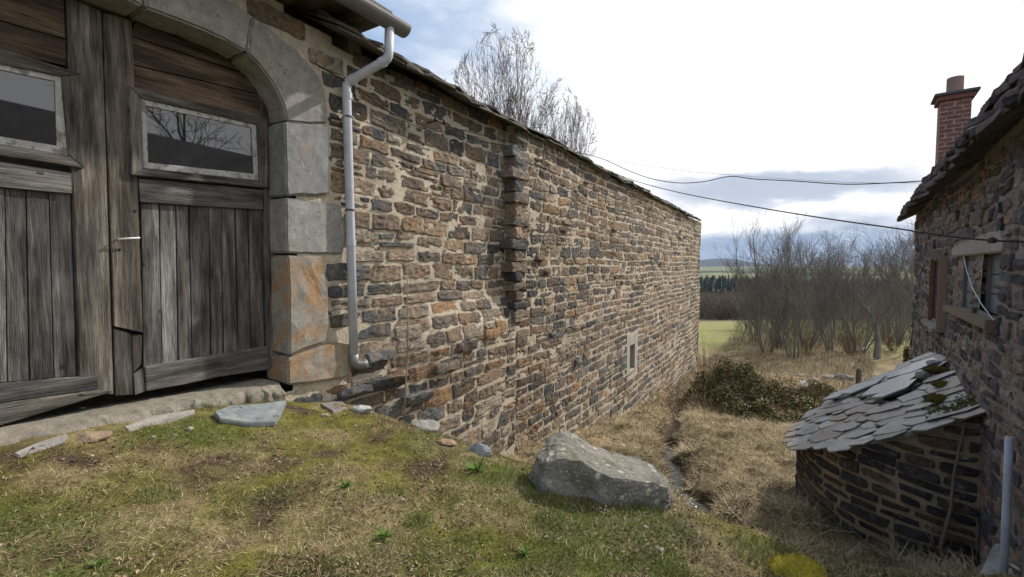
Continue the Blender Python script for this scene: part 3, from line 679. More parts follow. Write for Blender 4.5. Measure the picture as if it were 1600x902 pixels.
# what grows where (real surface colour, not light)
V=np.stack([X,Y,Z],-1).reshape(-1,3)
def zone(X,Y):
    P=np.stack([X,Y,X*0],-1); n=X.size
    moss=np.array([.13,.12,.03]); green=np.array([.09,.105,.025]); straw=np.array([.27,.205,.12]); soil=np.array([.075,.052,.034]); mead=np.array([.2,.2,.07]); brush=np.array([.12,.09,.065]); field=np.array([.22,.23,.11]); wood=np.array([.03,.045,.035])
    sh=X.shape+(1,)
    a=np.clip(fbm(P,1.3,3,41)*.8+.5,0,1)[...,None]; b=np.clip(fbm(P,2.3,3,42)*1.1+.35,0,1)[...,None]; s=np.clip(fbm(P,3.1,3,43)*1.5-.25,0,1)[...,None]
    near=moss*(1-a)+green*a; near=near*(1-b*.6)+straw*b*.6; near=near*(1-s)+soil*s
    e=edist(X,Y)[...,None]; f=np.clip((e+.6)/1.2,0,1)
    strawy=straw*(.75+.5*b)*(1-.5*s)+soil*.5*s; strawy=strawy*(1-a*.35)+green*a*.35
    c=near*(1-f)+strawy*f
    sd=sdist(X,Y)[...,None]; w=np.exp(-(sd/.42)**2)*(Y<30)[...,None]; c=c*(1-w)+soil*.55*w
    Yk=Y[...,None]
    m=np.clip((Yk-32)/6,0,1); c=c*(1-m)+(mead*(1-.3*b)+straw*.3*b)*m
    m=np.clip((Yk-66)/8,0,1); c=c*(1-m)+brush*m
    m=np.clip((Yk-330)/60,0,1)
    pf=np.clip(vnoise(P,.0032,60)*3,-1,1)[...,None]; far=field*(.85+.25*pf); c=c*(1-m)+far*m
    ww=np.clip(vnoise(P,.0045,77)*5-.8,0,1)[...,None]*m; c=c*(1-ww)+wood*ww
    return c
col=zone(X,Y).reshape(-1,3)
m,t,b=newmat('turf_and_soil')
P=t.node('ShaderNodeNewGeometry').outputs['Position']; base=t.node('ShaderNodeAttribute',attribute_name='Col').outputs['Color']
n1=t.noise(P,9,5,.7); n2=t.noise(P,70,4,.7); n3=t.noise(P,2.2,4,.6)
k=t.ramp(t.m('ADD',t.m('MULTIPLY',n1,.45),t.m('MULTIPLY',n2,.55)),[(.34,g3(.25)),(.5,g3(1)),(.66,g3(1.9))])
c=t.mix(1.,base,k,'MULTIPLY')
t.l.new(c,b.inputs['Base Color']); b.inputs['Roughness'].default_value=.95; b.inputs['Specular IOR Level'].default_value=.1
t.l.new(t.node('ShaderNodeBump',{'Height':t.m('ADD',n1,n2),'Strength':.9,'Distance':.02}).outputs[0],b.inputs['Normal']); M['ground']=m
gr=npmesh('ground',V,np.stack([q,q+ny,q+ny+1,q+1],-1),M['ground'],None,col); gr['kind']='structure'
# stream
pts=[]; 
for k in range(len(STREAM)-1):
    for s in np.linspace(0,1,14)[:-1]: pts.append(STREAM[k]*(1-s)+STREAM[k+1]*s)
pts=np.array(pts[:96]); d=np.gradient(pts,axis=0); d/=np.linalg.norm(d,axis=1)[:,None]; nn=np.stack([-d[:,1],d[:,0]],-1)
zs=gz(pts[:,0],pts[:,1])+.05; zs=np.minimum.accumulate(np.convolve(np.pad(zs,3,'edge'),np.ones(7)/7,'valid'))
wv=.17+.06*np.sin(np.arange(len(pts))*.9); V=[]
for k in range(len(pts)):
    for s in (-1,-.5,0,.5,1): V.append((*(pts[k]+nn[k]*wv[k]*s),zs[k]+.0))
q0=(np.arange(len(pts)-1)[:,None]*5+np.arange(4)[None]).ravel()
o=npmesh('stream_water',V,np.stack([q0,q0+5,q0+6,q0+1],-1),M['water']); o['kind']='structure'
# far hill (moorland summit, haze blue put into its colour) and wooded ridge behind the photographer's right
def hill(name,cx,cy,rx,ry,base,h,col,seed,mat,n=70):
    a=np.linspace(-1.25,1.25,n); A,B=np.meshgrid(a,a,indexing='ij'); r2=A*A+B*B
    z=base+h*np.exp(-r2*1.9)*(1+.08*fbm(np.stack([A,B,A*0],-1),3,3,seed))-h*.08
    Xh=cx+A*rx; Yh=cy+B*ry; i,j=np.meshgrid(np.arange(n-1),np.arange(n-1),indexing='ij'); q=(i*n+j).ravel()
    pc=np.clip(fbm(np.stack([Xh,Yh,Xh*0],-1),.0035,3,seed+3)*2+.2,0,1)[...,None]
    cc=np.array(col)*(1-pc*.5)+np.array([.12,.13,.08])*pc*.22
    o=npmesh(name,np.stack([Xh,Yh,z],-1),np.stack([q,q+n,q+n+1,q+1],-1),mat,None,cc); o['kind']='structure'; return o
M['hill']=basic('moorland',None,.95,.3,.004,.03,0,.01,.1)
hill('hills',2170,4800,520,900,-22,98,(.018,.028,.05),4,M['hill'])  # base colour carries the blue of the distant air
hill('hills',1450,2100,420,500,-19,9,(.2,.22,.1),9,M['hill'])
hill('hills',420,60,170,330,-30,75,(.03,.035,.022),14,M['hill'])
# ================================================================ SKY, SUN
SAZ,SEL=R(54),R(38)
w=bpy.data.worlds.new('World'); bpy.context.scene.world=w; w.use_nodes=True; t=NT(w.node_tree); t.n.clear()
out=t.node('ShaderNodeOutputWorld'); bg=t.node('ShaderNodeBackground',{'Strength':.1})
sky=t.node('ShaderNodeTexSky',sky_type='NISHITA',sun_disc=False,sun_elevation=SEL,sun_rotation=SAZ,altitude=900.)
D=t.node('ShaderNodeTexCoord').outputs['Generated']; sp=t.node('ShaderNodeSeparateXYZ',{0:D}); x,y,z=sp.outputs
az=t.m('MULTIPLY',t.m('ARCTAN2',x,y),57.2958); el=t.m('MULTIPLY',t.m('ARCSINE',z),57.2958)
nv=t.node('ShaderNodeMapping',{'Vector':D,'Scale':(1,1,2.6)}).outputs[0]
n1=t.m('SUBTRACT',t.noise(nv,3.2,6,.55),.5); n2=t.m('SUBTRACT',t.noise(nv,9,6,.6),.5)
nn=t.m('ADD',n1,t.m('MULTIPLY',n2,.5))
# bright veil of cloud, thinning to blue in the west
veil=t.sstep(t.m('ADD',t.m('ADD',az,t.m('MULTIPLY',nn,38)),t.m('MULTIPLY',el,-.06)),-19,9)
veil2=t.sstep(t.m('MULTIPLY',nn,-1),-.1,.5)
veil=t.m('MAXIMUM',veil,t.m('MULTIPLY',veil2,.75))
veil=t.m('MAXIMUM',veil,t.m('SUBTRACT',1,t.sstep(el,2,22)) if False else veil)
def band(el0,h,az0,wd,amp):
    a=t.m('DIVIDE',t.m('SUBTRACT',t.m('ADD',el,t.m('MULTIPLY',nn,amp)),el0),h); b_=t.m('DIVIDE',t.m('SUBTRACT',az,az0),wd)
    r=t.m('ADD',t.m('MULTIPLY',a,a),t.m('MULTIPLY',b_,b_)); return t.m('SUBTRACT',1,t.sstep(r,.25,1.15))
b1=band(8.2,2.2,30,15,6.5); b2=band(1.2,3.6,30,26,6); b3=band(4.6,.7,38,8,5)
cl=t.mix(veil,t.mix(.75,sky.outputs[0],(4.3,5.9,8.4)),(11.2,11.2,11.4))
skyb=t.mix(t.m('MULTIPLY',t.sstep(nn,-.35,.35),.35),(3.4,4.3,5.8),(5.8,6.4,7.4))
cl=t.mix(t.m('MULTIPLY',b1,.8),cl,skyb); cl=t.mix(t.m('MULTIPLY',b3,.35),cl,skyb)
cl=t.mix(t.m('MULTIPLY',b2,.97),cl,t.mix(t.sstep(nn,-.2,.3),(1.5,2.5,4.3),(3.0,4.0,5.9)))
t.l.new(cl,bg.inputs[0]); t.l.new(bg.outputs[0],out.inputs[0])
sd_=bpy.data.lights.new('sun','SUN'); sd_.energy=4.9; sd_.angle=R(1.5); sd_.color=(1,.95,.87); so=bpy.data.objects.new('sun',sd_); C.objects.link(so)
dv=Vector((math.sin(SAZ)*math.cos(SEL),math.cos(SAZ)*math.cos(SEL),math.sin(SEL))); so.rotation_euler=dv.to_track_quat('Z','Y').to_euler(); so.location=(8,-4,20)
sc=bpy.context.scene; sc.view_settings.view_transform='Standard'; sc.view_settings.look='None'; sc.view_settings.gamma=1; sc.view_settings.exposure=.08
sc.render.engine='CYCLES'
# ================================================================ HOUSE
house_e=empty('stone_house',house(8,-4,-.3),'dark rubble stone house on the right with slab eaves, blocked windows and a brick chimney','house')
S0,S1=2.6,huz(1430,400)[0]
ZE=1.05
H=lambda px,py,w=0: huz(px,py,w)
def rect(a,b): 
    p=H(*a); q_=H(*b); return (min(p[0],q_[0]),max(p[0],q_[0]),min(p[1],q_[1]),max(p[1],q_[1]))
oA=rect((1505,399),(1520,485)); oA=(oA[0],oA[1],H(1512,484)[1],H(1512,400)[1])
oB=rect((1541,395),(1567,495)); oB=(oB[0],oB[1],H(1554,494)[1],H(1554,396)[1])
oC=rect((1461,405),(1474,508)); oC=(oC[0],oC[1],H(1467,508)[1],H(1467,404)[1])
lint=(H(1580,380)[0],H(1496,380)[0],max(oA[3],oB[3]),max(oA[3],oB[3])+.17)
print('house',S0,S1,oA,oB,oC,lint)
def hforb(z0,z1):
    r=[]
    for o in (oA,oB,oC,lint):
        if z1>o[2]+.02 and z0<o[3]-.02: r.append((o[0],o[1]))
    return r
rng=np.random.default_rng(23)
hw=lambda u,z: .03*np.sin(u*1.3+z)
hs=lambda u,z: .03*np.sin(u*2.3+z*3)
hc=courses(S0,S1,-6.6,ZE+.1,(.1,.19),(.13,.38),rng,hforb,split=.35,pal=PAL_HOUSE)
hc=[c for c in hc if c[2]>-4.9-.13*max(c[0]-6,0)]
q=[];z=-6;k=0
while z<ZE-.1:
    h=rng.uniform(.16,.26); q.append((S1-(.45 if k%2 else .25),S1+.03,z,z+h,.06,pick(PAL_HOUSE,rng))); z+=h;k+=1
v,f,c=merge([stones(hc,house,hw,5,rng,skirt=.05,slope=hs,jag=.34,bul=.55,rnd=.08,gap=.035,nz=.012),stones(q,house,hw,5,rng,skirt=.2)])
npmesh('wall_stones',v,f,M['stone_grey'],house_e,c,smooth=False)
inr=lambda u,z,o,m=0: (u>o[0]+m)&(u<o[1]-m)&(z>o[2]+m)&(z<o[3]-m)
v,f,c=sheet(house,lambda u,z:hw(u,z)+.004,S0,S1,-6.8,ZE+.2,.07,.07,lambda u,z:inr(u,z,oA)|inr(u,z,oB)|inr(u,z,oC),amp=.008,col=(.34,.3,.27),slope=hs)
npmesh('mortar_bed',v,f,M['mortar'],house_e,c)
mb=MB()
for (a0,a1,w0,w1) in ((S0,S1-.3,-6.2,-6.),(S1-.3,S1-.03,-6.2,-.04),(S0,S0+.3,-6,-.04)):
    mb.prism([(a0,-7),(a1,-7),(a1,ZE+.1),(a0,ZE+.1)],house,w0,w1,(.17,.15,.13))
for a0 in (S0+.01,S1-.31):
    mb.add([house(a0,ZE+.1,-.1),house(a0,ZE+.1,-6.1),house(a0,ZE+2.0,-3.1),house(a0+.27,ZE+.1,-.1),house(a0+.27,ZE+.1,-6.1),house(a0+.27,ZE+2.0,-3.1)],[(0,1,2),(5,4,3),(0,3,4,1),(1,4,5,2),(2,5,3,0)],(.17,.15,.13))
mb.build('side_wall',M['dry_stone'],house_e)
# blocked openings
for o in (oA,oB,oC):
    mb=MB(); mb.prism([(o[0],o[2]),(o[1],o[2]),(o[1],o[3]),(o[0],o[3])],house,-.2,-.065,(.12,.13,.135))
    z=o[2]; 
    while z<o[3]-.02:
        h=min(.2,o[3]-z); mb.prism([(o[0]+.004,z+.006),(o[1]-.004,z+.006),(o[1]-.004,z+h-.006),(o[0]+.004,z+h-.006)],house,-.062,-.045,(.2,.225,.235)); z+=.2
    wn=mb.build('blocked_window',M['conc'],house_e)
    for (a,b_) in ((o[0]-.01,o[0]+.03),(o[1]-.03,o[1]+.01)): mb=MB(); mb.prism([(a,o[2]),(b_,o[2]),(b_,o[3]),(a,o[3])],house,-.2,-.01,(.17,.15,.14)); mb.build('reveal',M['conc'],wn)
mb=MB(); mb.prism([(lint[0],lint[2]),(lint[1],lint[2]),(lint[1],lint[3]-.05),(lint[1]-.4,lint[3]-.02),(lint[0]+.5,lint[3]+.05),(lint[0]+.1,lint[3]+.03),(lint[0]-.02,lint[2]+.08)],house,-.15,.055,(.36,.33,.3)); mb.build('lintel',M['conc'],house_e,bevel=.012)
sA=H(1568,505)[0]; sB=H(1488,490)[0]; zA=oB[2]-.01; zS=oA[2]-.01
mb=MB(); a=[house(sA,zA-.1,-.1),house(sB,zS-.09,-.1),house(sB,zS-.09,.1),house(sA,zA-.1,.12)]; mb.hexa(a+[a[0]+[0,0,.1],a[1]+[0,0,.085],a[2]+[0,0,.08],a[3]+[0,0,.095]],(.2,.15,.105)); o=mb.build('window_ledge',M['shutter'],house_e,bevel=.006); o['label']='long wooden ledge under the twin blocked windows'
mb=MB(); a=[house(oC[0]-.1,oC[2]-.06,-.1),house(oC[1]+.25,oC[2]-.06,-.1),house(oC[1]+.25,oC[2]-.06,.12),house(oC[0]-.1,oC[2]-.06,.14)]; mb.hexa(a+[x+[0,0,.055] for x in a],(.3,.27,.23)); mb.build('window_ledge',M['conc'],house_e,bevel=.006)
for s_,w_,cl in ((H(1479.5,450)[0],.1,(.33,.23,.16)),(H(1460,450)[0]+.05,.06,(.2,.09,.055))):
    mb=MB(); z0,z1=oC[2]-.0,oC[3]+.03
    mb.prism([(s_,z0),(s_+.035,z0),(s_+.035,z1),(s_,z1)],house,.0,w_,cl)
    sh=mb.build('shutter',M['shutter'],house_e,bevel=.004)
mb=MB(); p0=house(*H(1505,398,.03),.03); p1=house(*H(1519,450,.08),.08); p2=house(*H(1552,500,.1),.1)
mb.tube([p0,p0*.6+p1*.4+[0,0,-.03],p1,p1*.5+p2*.5+[0,0,-.02],p2],.0045,6,(.5,.5,.48)); mb.build('loose_cable',M['plastic'],house_e,smooth=True)
# eave of several courses of rough slabs
mb=MB(); rng=np.random.default_rng(31)
def hslab(s0,s1,z,w,rise,run,t,wid,jw,jz):
    u=s0
    while u<s1:
        ww=min(rng.uniform(*wid),s1-u+.05); fr=[(u,w+rng.uniform(-jw,jw)),(u+ww*rng.uniform(.3,.6),w+rng.uniform(-jw,jw)),(u+ww,w+rng.uniform(-jw,jw))]
        dz=rng.uniform(-jz,jz)+.03*math.sin(u*1.3); tt=t*rng.uniform(.7,1.4); c=rng.uniform(.7,1.25)*np.array([.12,.1,.1])
        lo=[house(a,z+dz,b) for a,b in fr]+[house(u+ww,z+dz+rise,w-run),house(u,z+dz+rise,w-run)]; tp=[p+[0,0,tt] for p in lo]
        mb.add(lo+tp,[(4,3,2,1,0),(5,6,7,8,9)]+[(i,(i+1)%5,5+(i+1)%5,5+i) for i in range(5)],c); u+=ww*rng.uniform(.88,1)
for k in range(7): hslab(S0-.2,S1+.22-.05*k,ZE+.0+.072*k,.33-.035*k+.02*(k%2),.3,.6,.05,(.25,.6),.05,.012)
for (wa,za,wb,zb_) in ((.05,.5,-3.05,2.5),(-3.05,2.5,-6.5,.1)):
    p=[house(S0-.2,ZE+za,wa),house(S1+.1,ZE+za,wa),house(S1+.1,ZE+zb_,wb),house(S0-.2,ZE+zb_,wb)]; mb.hexa(p+[x+np.array([0,0,.07]) for x in p],(.1,.09,.09))
mb.build('roof',M['eave_slab'],house_e,bevel=.006,segs=1,rough=.012,rscale=6)
# chimney
def at(px,py,Yd): r=ray(px,py); return r/r[1]*Yd
cY=9.0; cc_=at(1489,200,cY); cw=.43; zt_=at(1489,158,cY)[2]; rot=math.atan2(D2[1],D2[0])
mb=MB(); g=[]
zb0=1.2
X_=D2*cw/2; Y_=N2*cw/2; c0=np.array([cc_[0],cc_[1],0])
ring=[c0-X_-Y_,c0+X_-Y_,c0+X_+Y_,c0-X_+Y_]
for i in range(4):
    a,b_=ring[i],ring[(i+1)%4]; vs=[a+[0,0,zb0],b_+[0,0,zb0],b_+[0,0,zt_],a+[0,0,zt_]]
    mb.add(vs,[(0,1,2,3)],(.3,.1,.06),[(i*.7,zb0,.5),(i*.7+cw,zb0,.5),(i*.7+cw,zt_,.5),(i*.7,zt_,.5)])
ch=mb.build('chimney',M['brick'],house_e)
mb=MB(); mb.box((cc_[0],cc_[1],zt_+.02),cw+.1,cw+.1,.09,rot,(.22,.1,.08)); mb.box((cc_[0],cc_[1],zt_+.09),cw+.2,cw+.2,.05,rot,(.13,.12,.12)); mb.build('cap',M['conc'],ch,bevel=.01)
mb=MB(); pf=np.array([cc_[0],cc_[1],zt_+.1]); ft=at(1489,122,cY)[2]; mb.tube([pf,pf+[0,0,ft-pf[2]]],.125,18,(.3,.2,.16)); mb.tube([pf+[0,0,ft-pf[2]-.0],pf+[0,0,ft-pf[2]+.006]],.11,18,(.03,.03,.03)); mb.build('flue',M['conc'],ch,smooth=False)
# ================================================================ OVEN
OA=np.array([6.0,6.15,0]); OR=1.72
def eavez(p): return -1.47-.70*p
def oven(u,z,w=0):
    u,z,w=np.broadcast_arrays(np.asarray(u,float),np.asarray(z,float),np.asarray(w,float)); th=u/OR
    a=(OR+w)*np.cos(th); b=(np.where(th>0,OR*1.18,OR*.88)+w)*np.sin(th)
    top=eavez(a)-.02; zz=np.minimum(z,top)
    return np.stack([OA[0]+a*N2[0]-b*D2[0],OA[1]+a*N2[1]-b*D2[1],zz],-1)
oven_e=empty('bread_oven',(5.2,6.4,-3.4),'rounded stone bread oven with wide mortar and a sloping slate roof against the house','oven')
rng=np.random.default_rng(41); hp=OR*math.pi/2
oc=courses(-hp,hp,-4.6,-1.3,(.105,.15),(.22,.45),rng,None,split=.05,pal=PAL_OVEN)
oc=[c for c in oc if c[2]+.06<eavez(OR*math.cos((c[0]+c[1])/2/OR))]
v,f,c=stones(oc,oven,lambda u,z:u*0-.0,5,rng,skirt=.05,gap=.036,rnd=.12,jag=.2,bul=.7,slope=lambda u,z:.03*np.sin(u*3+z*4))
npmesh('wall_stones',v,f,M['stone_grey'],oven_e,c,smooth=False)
v,f,c=sheet(oven,lambda u,z:u*0+.002,-hp,hp,-4.8,-1.2,.06,.05,None,amp=.006,col=(.36,.28,.185))
npmesh('mortar_bed',v,f,M['mortar'],oven_e,c)
# roof deck then slates
def rp(p,q_,h=0): # p out from the wall, q along it towards the camera, h normal offset
    return np.array([OA[0]+p*N2[0]-q_*D2[0],OA[1]+p*N2[1]-q_*D2[1],eavez(p)+h])
Re=OR+.14
mb=MB(); th=np.linspace(-math.pi/2,math.pi/2,40); pl=[rp(Re*.97*math.cos(a),Re*(1.17 if a>0 else .88)*.97*math.sin(a)) for a in th]; n=len(pl)
mb.add(pl+[p+[0,0,.05] for p in pl],[tuple(range(n))[::-1],tuple(range(n,2*n))]+[(i,(i+1)%n,n+(i+1)%n,n+i) for i in range(n)],(.17,.165,.16))
deck=mb.build('roof_deck',M['slate'],oven_e,rough=.0)
rng=np.random.default_rng(43); mb=MB(); 
def slate(mb,p,q_,lp,lq,ang,t,h,col,tilt=0,tilt2=0):
    n=rng.integers(5,8); a0=rng.uniform(0,6.28); P_=[]
    for k in range(n):
        a=a0+2*math.pi*k/n+rng.uniform(-.25,.25); ca,sa=math.cos(a),math.sin(a); m_=max(abs(ca),abs(sa))**.75; P_.append((ca/m_*lp/2*rng.uniform(.85,1.1),sa/m_*lq/2*rng.uniform(.85,1.1)))
    lo=[];
    for x,y in P_:
        xx=x*math.cos(ang)-y*math.sin(ang); yy=x*math.sin(ang)+y*math.cos(ang)
        lo.append(rp(p+xx,q_+yy,h+tilt*xx+tilt2*yy))
    up=[a+np.array([0,0,t]) for a in lo]; m_=len(lo)
    mb.add(lo+up,[tuple(range(m_))[::-1],tuple(range(m_,2*m_))]+[(i,(i+1)%m_,m_+(i+1)%m_,m_+i) for i in range(m_)],col)
# courses follow the curved eave, upper ones lie over lower ones
rr=Re-.08; lay=0
while rr>.25:
    nn_=max(3,int(math.pi*rr/.27)); 
    for k in range(nn_):
        a=-math.pi/2+math.pi*(k+.5+rng.uniform(-.25,.25))/nn_
        if rr<1.25 and rng.random()<.14: continue
        p,q_=rr*math.cos(a),(1.17 if a>0 else .88)*rr*math.sin(a); s_=rng.uniform(.8,1.35)
        c=rng.uniform(.6,1.45)*np.array([.235,.235,.225]) if rng.random()<.8 else np.array([.2,.16,.13])
        slate(mb,p,q_,.33*s_,.34*s_,a+rng.uniform(-.3,.3),rng.uniform(.009,.02),.05+.016*lay*.5+rng.uniform(0,.012),c,tilt=.075,tilt2=rng.uniform(-.08,.08))
    rr-=.2; lay+=1
mb.build('slates',M['slate'],oven_e,bevel=.003,segs=1)
M['slate_wet']=basic('smooth_slate',None,.2,.25,7,50,.3,.008,.6)
mb=MB()
for p,q_,lp,lq,an in ((.62,-.1,.75,.6,.3),(.35,-.55,.6,.5,.1),(.95,-.75,.6,.5,-.4),(.6,.32,.5,.45,.5),(1.25,-.9,.5,.35,-.7)): slate(mb,p,q_,lp,lq,an,.03,.15,(.25,.26,.26),tilt=.03)
mb.build('large_slate',M['slate_wet'],oven_e,bevel=.004,segs=1)
# ================================================================ ROCKS
def rockmesh(seed,sub=3,ang=.35):
    bm=bmesh.new(); bmesh.ops.create_icosphere(bm,subdivisions=sub,radius=1); P=np.array([v_.co[:] for v_ in bm.verts]); F_=np.array([[v_.index for v_ in f_.verts] for f_ in bm.faces]); bm.free()
    r=np.random.default_rng(seed); d=1e9*np.ones(len(P))
    for k in range(14):       # cut by random planes for an angular block
        n_=r.normal(size=3); n_/=np.linalg.norm(n_); h=r.uniform(.5,.92); dt=P@n_; d=np.minimum(d,np.where(dt>.05,h/np.maximum(dt,.05),1e9))
    d=np.minimum(d,1.0)
    P=P*d[:,None]; P=P*(1+.06*fbm(P+seed,2.2,3,seed)[:,None]); return P,F_
def rock(name,loc,size,rot,col,label,cat,group=None,seed=1,sub=3,mat='rock',sink=.3,tilt=0):
    P,F_=rockmesh(seed,sub); P=P*np.array(size)/2
    ct,st=math.cos(tilt),math.sin(tilt); P=P@np.array([[ct,0,-st],[0,1,0],[st,0,ct]])
    c,s=math.cos(rot),math.sin(rot); P=P@np.array([[c,s,0],[-s,c,0],[0,0,1]])
    P=P+np.array(loc)+np.array([0,0,size[2]*(.5-sink)]); cc=np.tile(col,(len(P),1))
    P=P+.05*min(size)*np.stack([fbm(P+k_*5,6/max(size),2,seed+k_) for k_ in range(3)],-1); return tag(npmesh(name,P,F_,M[mat],None,cc,smooth=False),label,cat,group)
def rockpx(name,x0,x1,yb,hpx,col,label,cat='stone',group=None,seed=1,depth=.7,sub=3,mat='rock',rot=0,sink=.3,tilt=0):
    p=G((x0+x1)/2,yb); k=p[1]/F; wd=(x1-x0)*k*1.05; return rock(name,p+np.array([0,wd*depth*.3,0]),(wd,wd*depth,hpx*k),rot,col,label,cat,group,seed,sub,mat,sink,tilt)
# the big boulder
bm=bmesh.new(); bmesh.ops.create_icosphere(bm,subdivisions=6,radius=1); P=np.array([v_.co[:] for v_ in bm.verts]); F_=np.array([[v_.index for v_ in f_.verts] for f_ in bm.faces]); bm.free()
bp_=G(945,783); k=bp_[1]/F; r_=np.random.default_rng(8)
m_=np.abs(P).max(1)[:,None]; P=P*(.55+.45/np.maximum(m_,.5)*1.0*m_**0)/1.0; P=P/np.maximum(np.abs(P).max(0),1e-6)
L=124*k; xs=P[:,0].copy()
tx=np.interp(xs,[-1,-.9,-.75,-.55,-.35,-.1,.2,.5,.75,.9,1],[.3,.6,.84,.94,.93,.82,.72,.66,.56,.42,.2])
P[:,0]=xs*L; P[:,1]*=.33*(1-.25*np.clip(xs,0,1)); up=P[:,2]>0
P[:,2]=np.where(up,np.minimum(P[:,2]*1.5,1)*tx*66*k,P[:,2]*.2)
dn=[fbm(P+9*q_,4,5,77+q_) for q_ in range(3)]; fc=np.round(fbm(P*[1,1,1.6],3.2,2,50)*3)/3
P=P+np.stack([.025*dn[0],.035*dn[1]+.025*fc,.025*dn[2]+.02*fc],-1)+.006*np.stack([fbm(P+q_,26,3,q_) for q_ in range(3)],-1)
a=R(-5); c_,s_=math.cos(a),math.sin(a); P=P@np.array([[c_,s_,0],[-s_,c_,0],[0,0,1]]); 
P[:,2]-=.09*(P[:,0])
P=P+bp_+np.array([.03,.3,-.03])
tag(npmesh('boulder',P,F_,M['boulder'],None,np.tile((.2,.18,.15),(len(P),1)),smooth=False),'huge grey boulder with white lichen spots on the grassy edge','boulder')
def flatslab(name,pts,t,col,label,mat='slate',cat='flat stone',group='flat stones lying in the grass',lift=.02):
    pp=[G(x,y) for x,y in pts]; zc=np.array(pp); 
    A=np.c_[zc[:,0],zc[:,1],np.ones(len(zc))]; s_,*_=np.linalg.lstsq(A,zc[:,2],rcond=None); pp=[np.array([p[0],p[1],s_[0]*p[0]+s_[1]*p[1]+s_[2]+lift]) for p in pp]
    mb=MB(); n=len(pp); mb.add([p-[0,0,t] for p in pp]+pp,[tuple(range(n))[::-1],tuple(range(n,2*n))]+[(i,(i+1)%n,n+(i+1)%n,n+i) for i in range(n)],col)
    return tag(mb.build(name,M[mat],None,bevel=.008,segs=2,rough=.006,rscale=12),label,cat,group)
flatslab('stone_slab',[(334,652),(360,642),(410,635),(447,634),(440,650),(430,668),(390,668),(345,662)],.05,(.2,.225,.235),'large blue-grey slate lying flat in the grass before the right door leaf',lift=.05)
flatslab('stone_slab',[(192,668),(240,654),(306,640),(303,648),(250,662),(200,676)],.05,(.3,.28,.25),'long narrow pale slab along the threshold below the door gap',mat='rock')
flatslab('stone_slab',[(20,712),(60,694),(106,682),(104,690),(60,706),(30,718)],.05,(.27,.255,.24),'grey slab at the foot of the threshold near the left picture edge',mat='rock')
flatslab('stone_slab',[(340,626),(370,619),(410,614),(420,618),(380,628),(345,634)],.04,(.27,.25,.22),'grey slab strip at the right end of the threshold',mat='rock')
flatslab('stone_slab',[(500,632),(535,628),(545,640),(520,648)],.04,(.2,.19,.18),'dark slate fragment below the downpipe',mat='slate')
RG='stones lying along the foot of the barn wall'
rockpx('stone',545,583,646,16,(.36,.36,.34),'small pale grey stone in the grass right of the downpipe',group=RG,seed=12)
rockpx('stone',464,528,620,18,(.36,.23,.12),'orange-brown stone at the foot of the arch',group=RG,seed=13)
rockpx('stone',640,692,676,24,(.25,.24,.22),'rough grey stone on the grass edge under the sapling',group=RG,seed=14)
rockpx('stone',728,773,712,28,(.27,.285,.29),'blue-grey slate stone left of the boulder',group=RG,seed=15,depth=.6)
rockpx('stone',676,716,696,12,(.26,.17,.12),'flat reddish brown stone in the grass',group=RG,seed=16)
rockpx('stone',735,800,704,30,(.2,.16,.13),'broad brown stone half buried against the wall',group=RG,seed=17,depth=.5)
rockpx('stone',108,165,690,16,(.3,.22,.15),'reddish stone beside the threshold slab',group=RG,seed=18)
rockpx('stone',530,575,612,26,(.27,.24,.2),'squarish stone block under the pipe shoe',group=RG,seed=19)
rng=np.random.default_rng(3)
for px,py,s in [(295,673,13),(272,682,9),(237,685,10),(370,749,8),(915,768,9),(628,783,10),(855,842,11),(1008,827,12),(1034,862,13),(96,720,9),(505,652,14),(555,668,9),(1055,800,10),(180,716,8)]:
    rockpx('pebble',px-s/2,px+s/2,py,s*.6,tuple(rng.uniform(.8,1.2)*np.array((.36,.3,.23))),'small pale pebble lying in the turf','pebble','pebbles in the turf',seed=int(px),sub=2)
# ================================================================ TREES
def frusta(paths,sides):
    """list of (pts (n,3), radii (n)) -> verts, quads"""
    V=[];F_=[];b=0
    ang=np.linspace(0,2*math.pi,sides,endpoint=False)
    by={}
    for p,r in paths: by.setdefault(len(p),[]).append((p,r))
    for n,L in by.items():
        P=np.array([x[0] for x in L]); Rr=np.array([x[1] for x in L]); t=np.gradient(P,axis=1); t/=np.linalg.norm(t,axis=2,keepdims=True)+1e-9
        ref=np.where(np.abs(t[:,:1,2:3])<.85,np.array([0,0,1.]),np.array([1.,0,0])); a=np.cross(t,np.broadcast_to(ref,t.shape)); a/=np.linalg.norm(a,axis=2,keepdims=True)+1e-9; c=np.cross(t,a)
        ringv=P[:,:,None]+Rr[:,:,None,None]*(np.cos(ang)[None,None,:,None]*a[:,:,None]+np.sin(ang)[None,None,:,None]*c[:,:,None])
        m_=len(L); i,j,k=np.meshgrid(np.arange(m_),np.arange(n-1),np.arange(sides),indexing='ij'); base=i*n*sides+j*sides; q=np.stack([base+k,base+(k+1)%sides,base+sides+(k+1)%sides,base+sides+k],-1).reshape(-1,4)
        V.append(ringv.reshape(-1,3)); F_.append(q+b); b+=m_*n*sides
    return np.concatenate(V),np.concatenate(F_)
def branch(rng,p,d,L,r,n,up,wob,taper=.45):
    pts=[p];rad=[r]; d=d/np.linalg.norm(d)
    for k in range(n):
        d=d+rng.normal(size=3)*wob+np.array([0,0,up]); d/=np.linalg.norm(d); pts.append(pts[-1]+d*L/n); rad.append(r*(1-(1-taper)*(k+1)/n))
    return np.array(pts),np.array(rad)
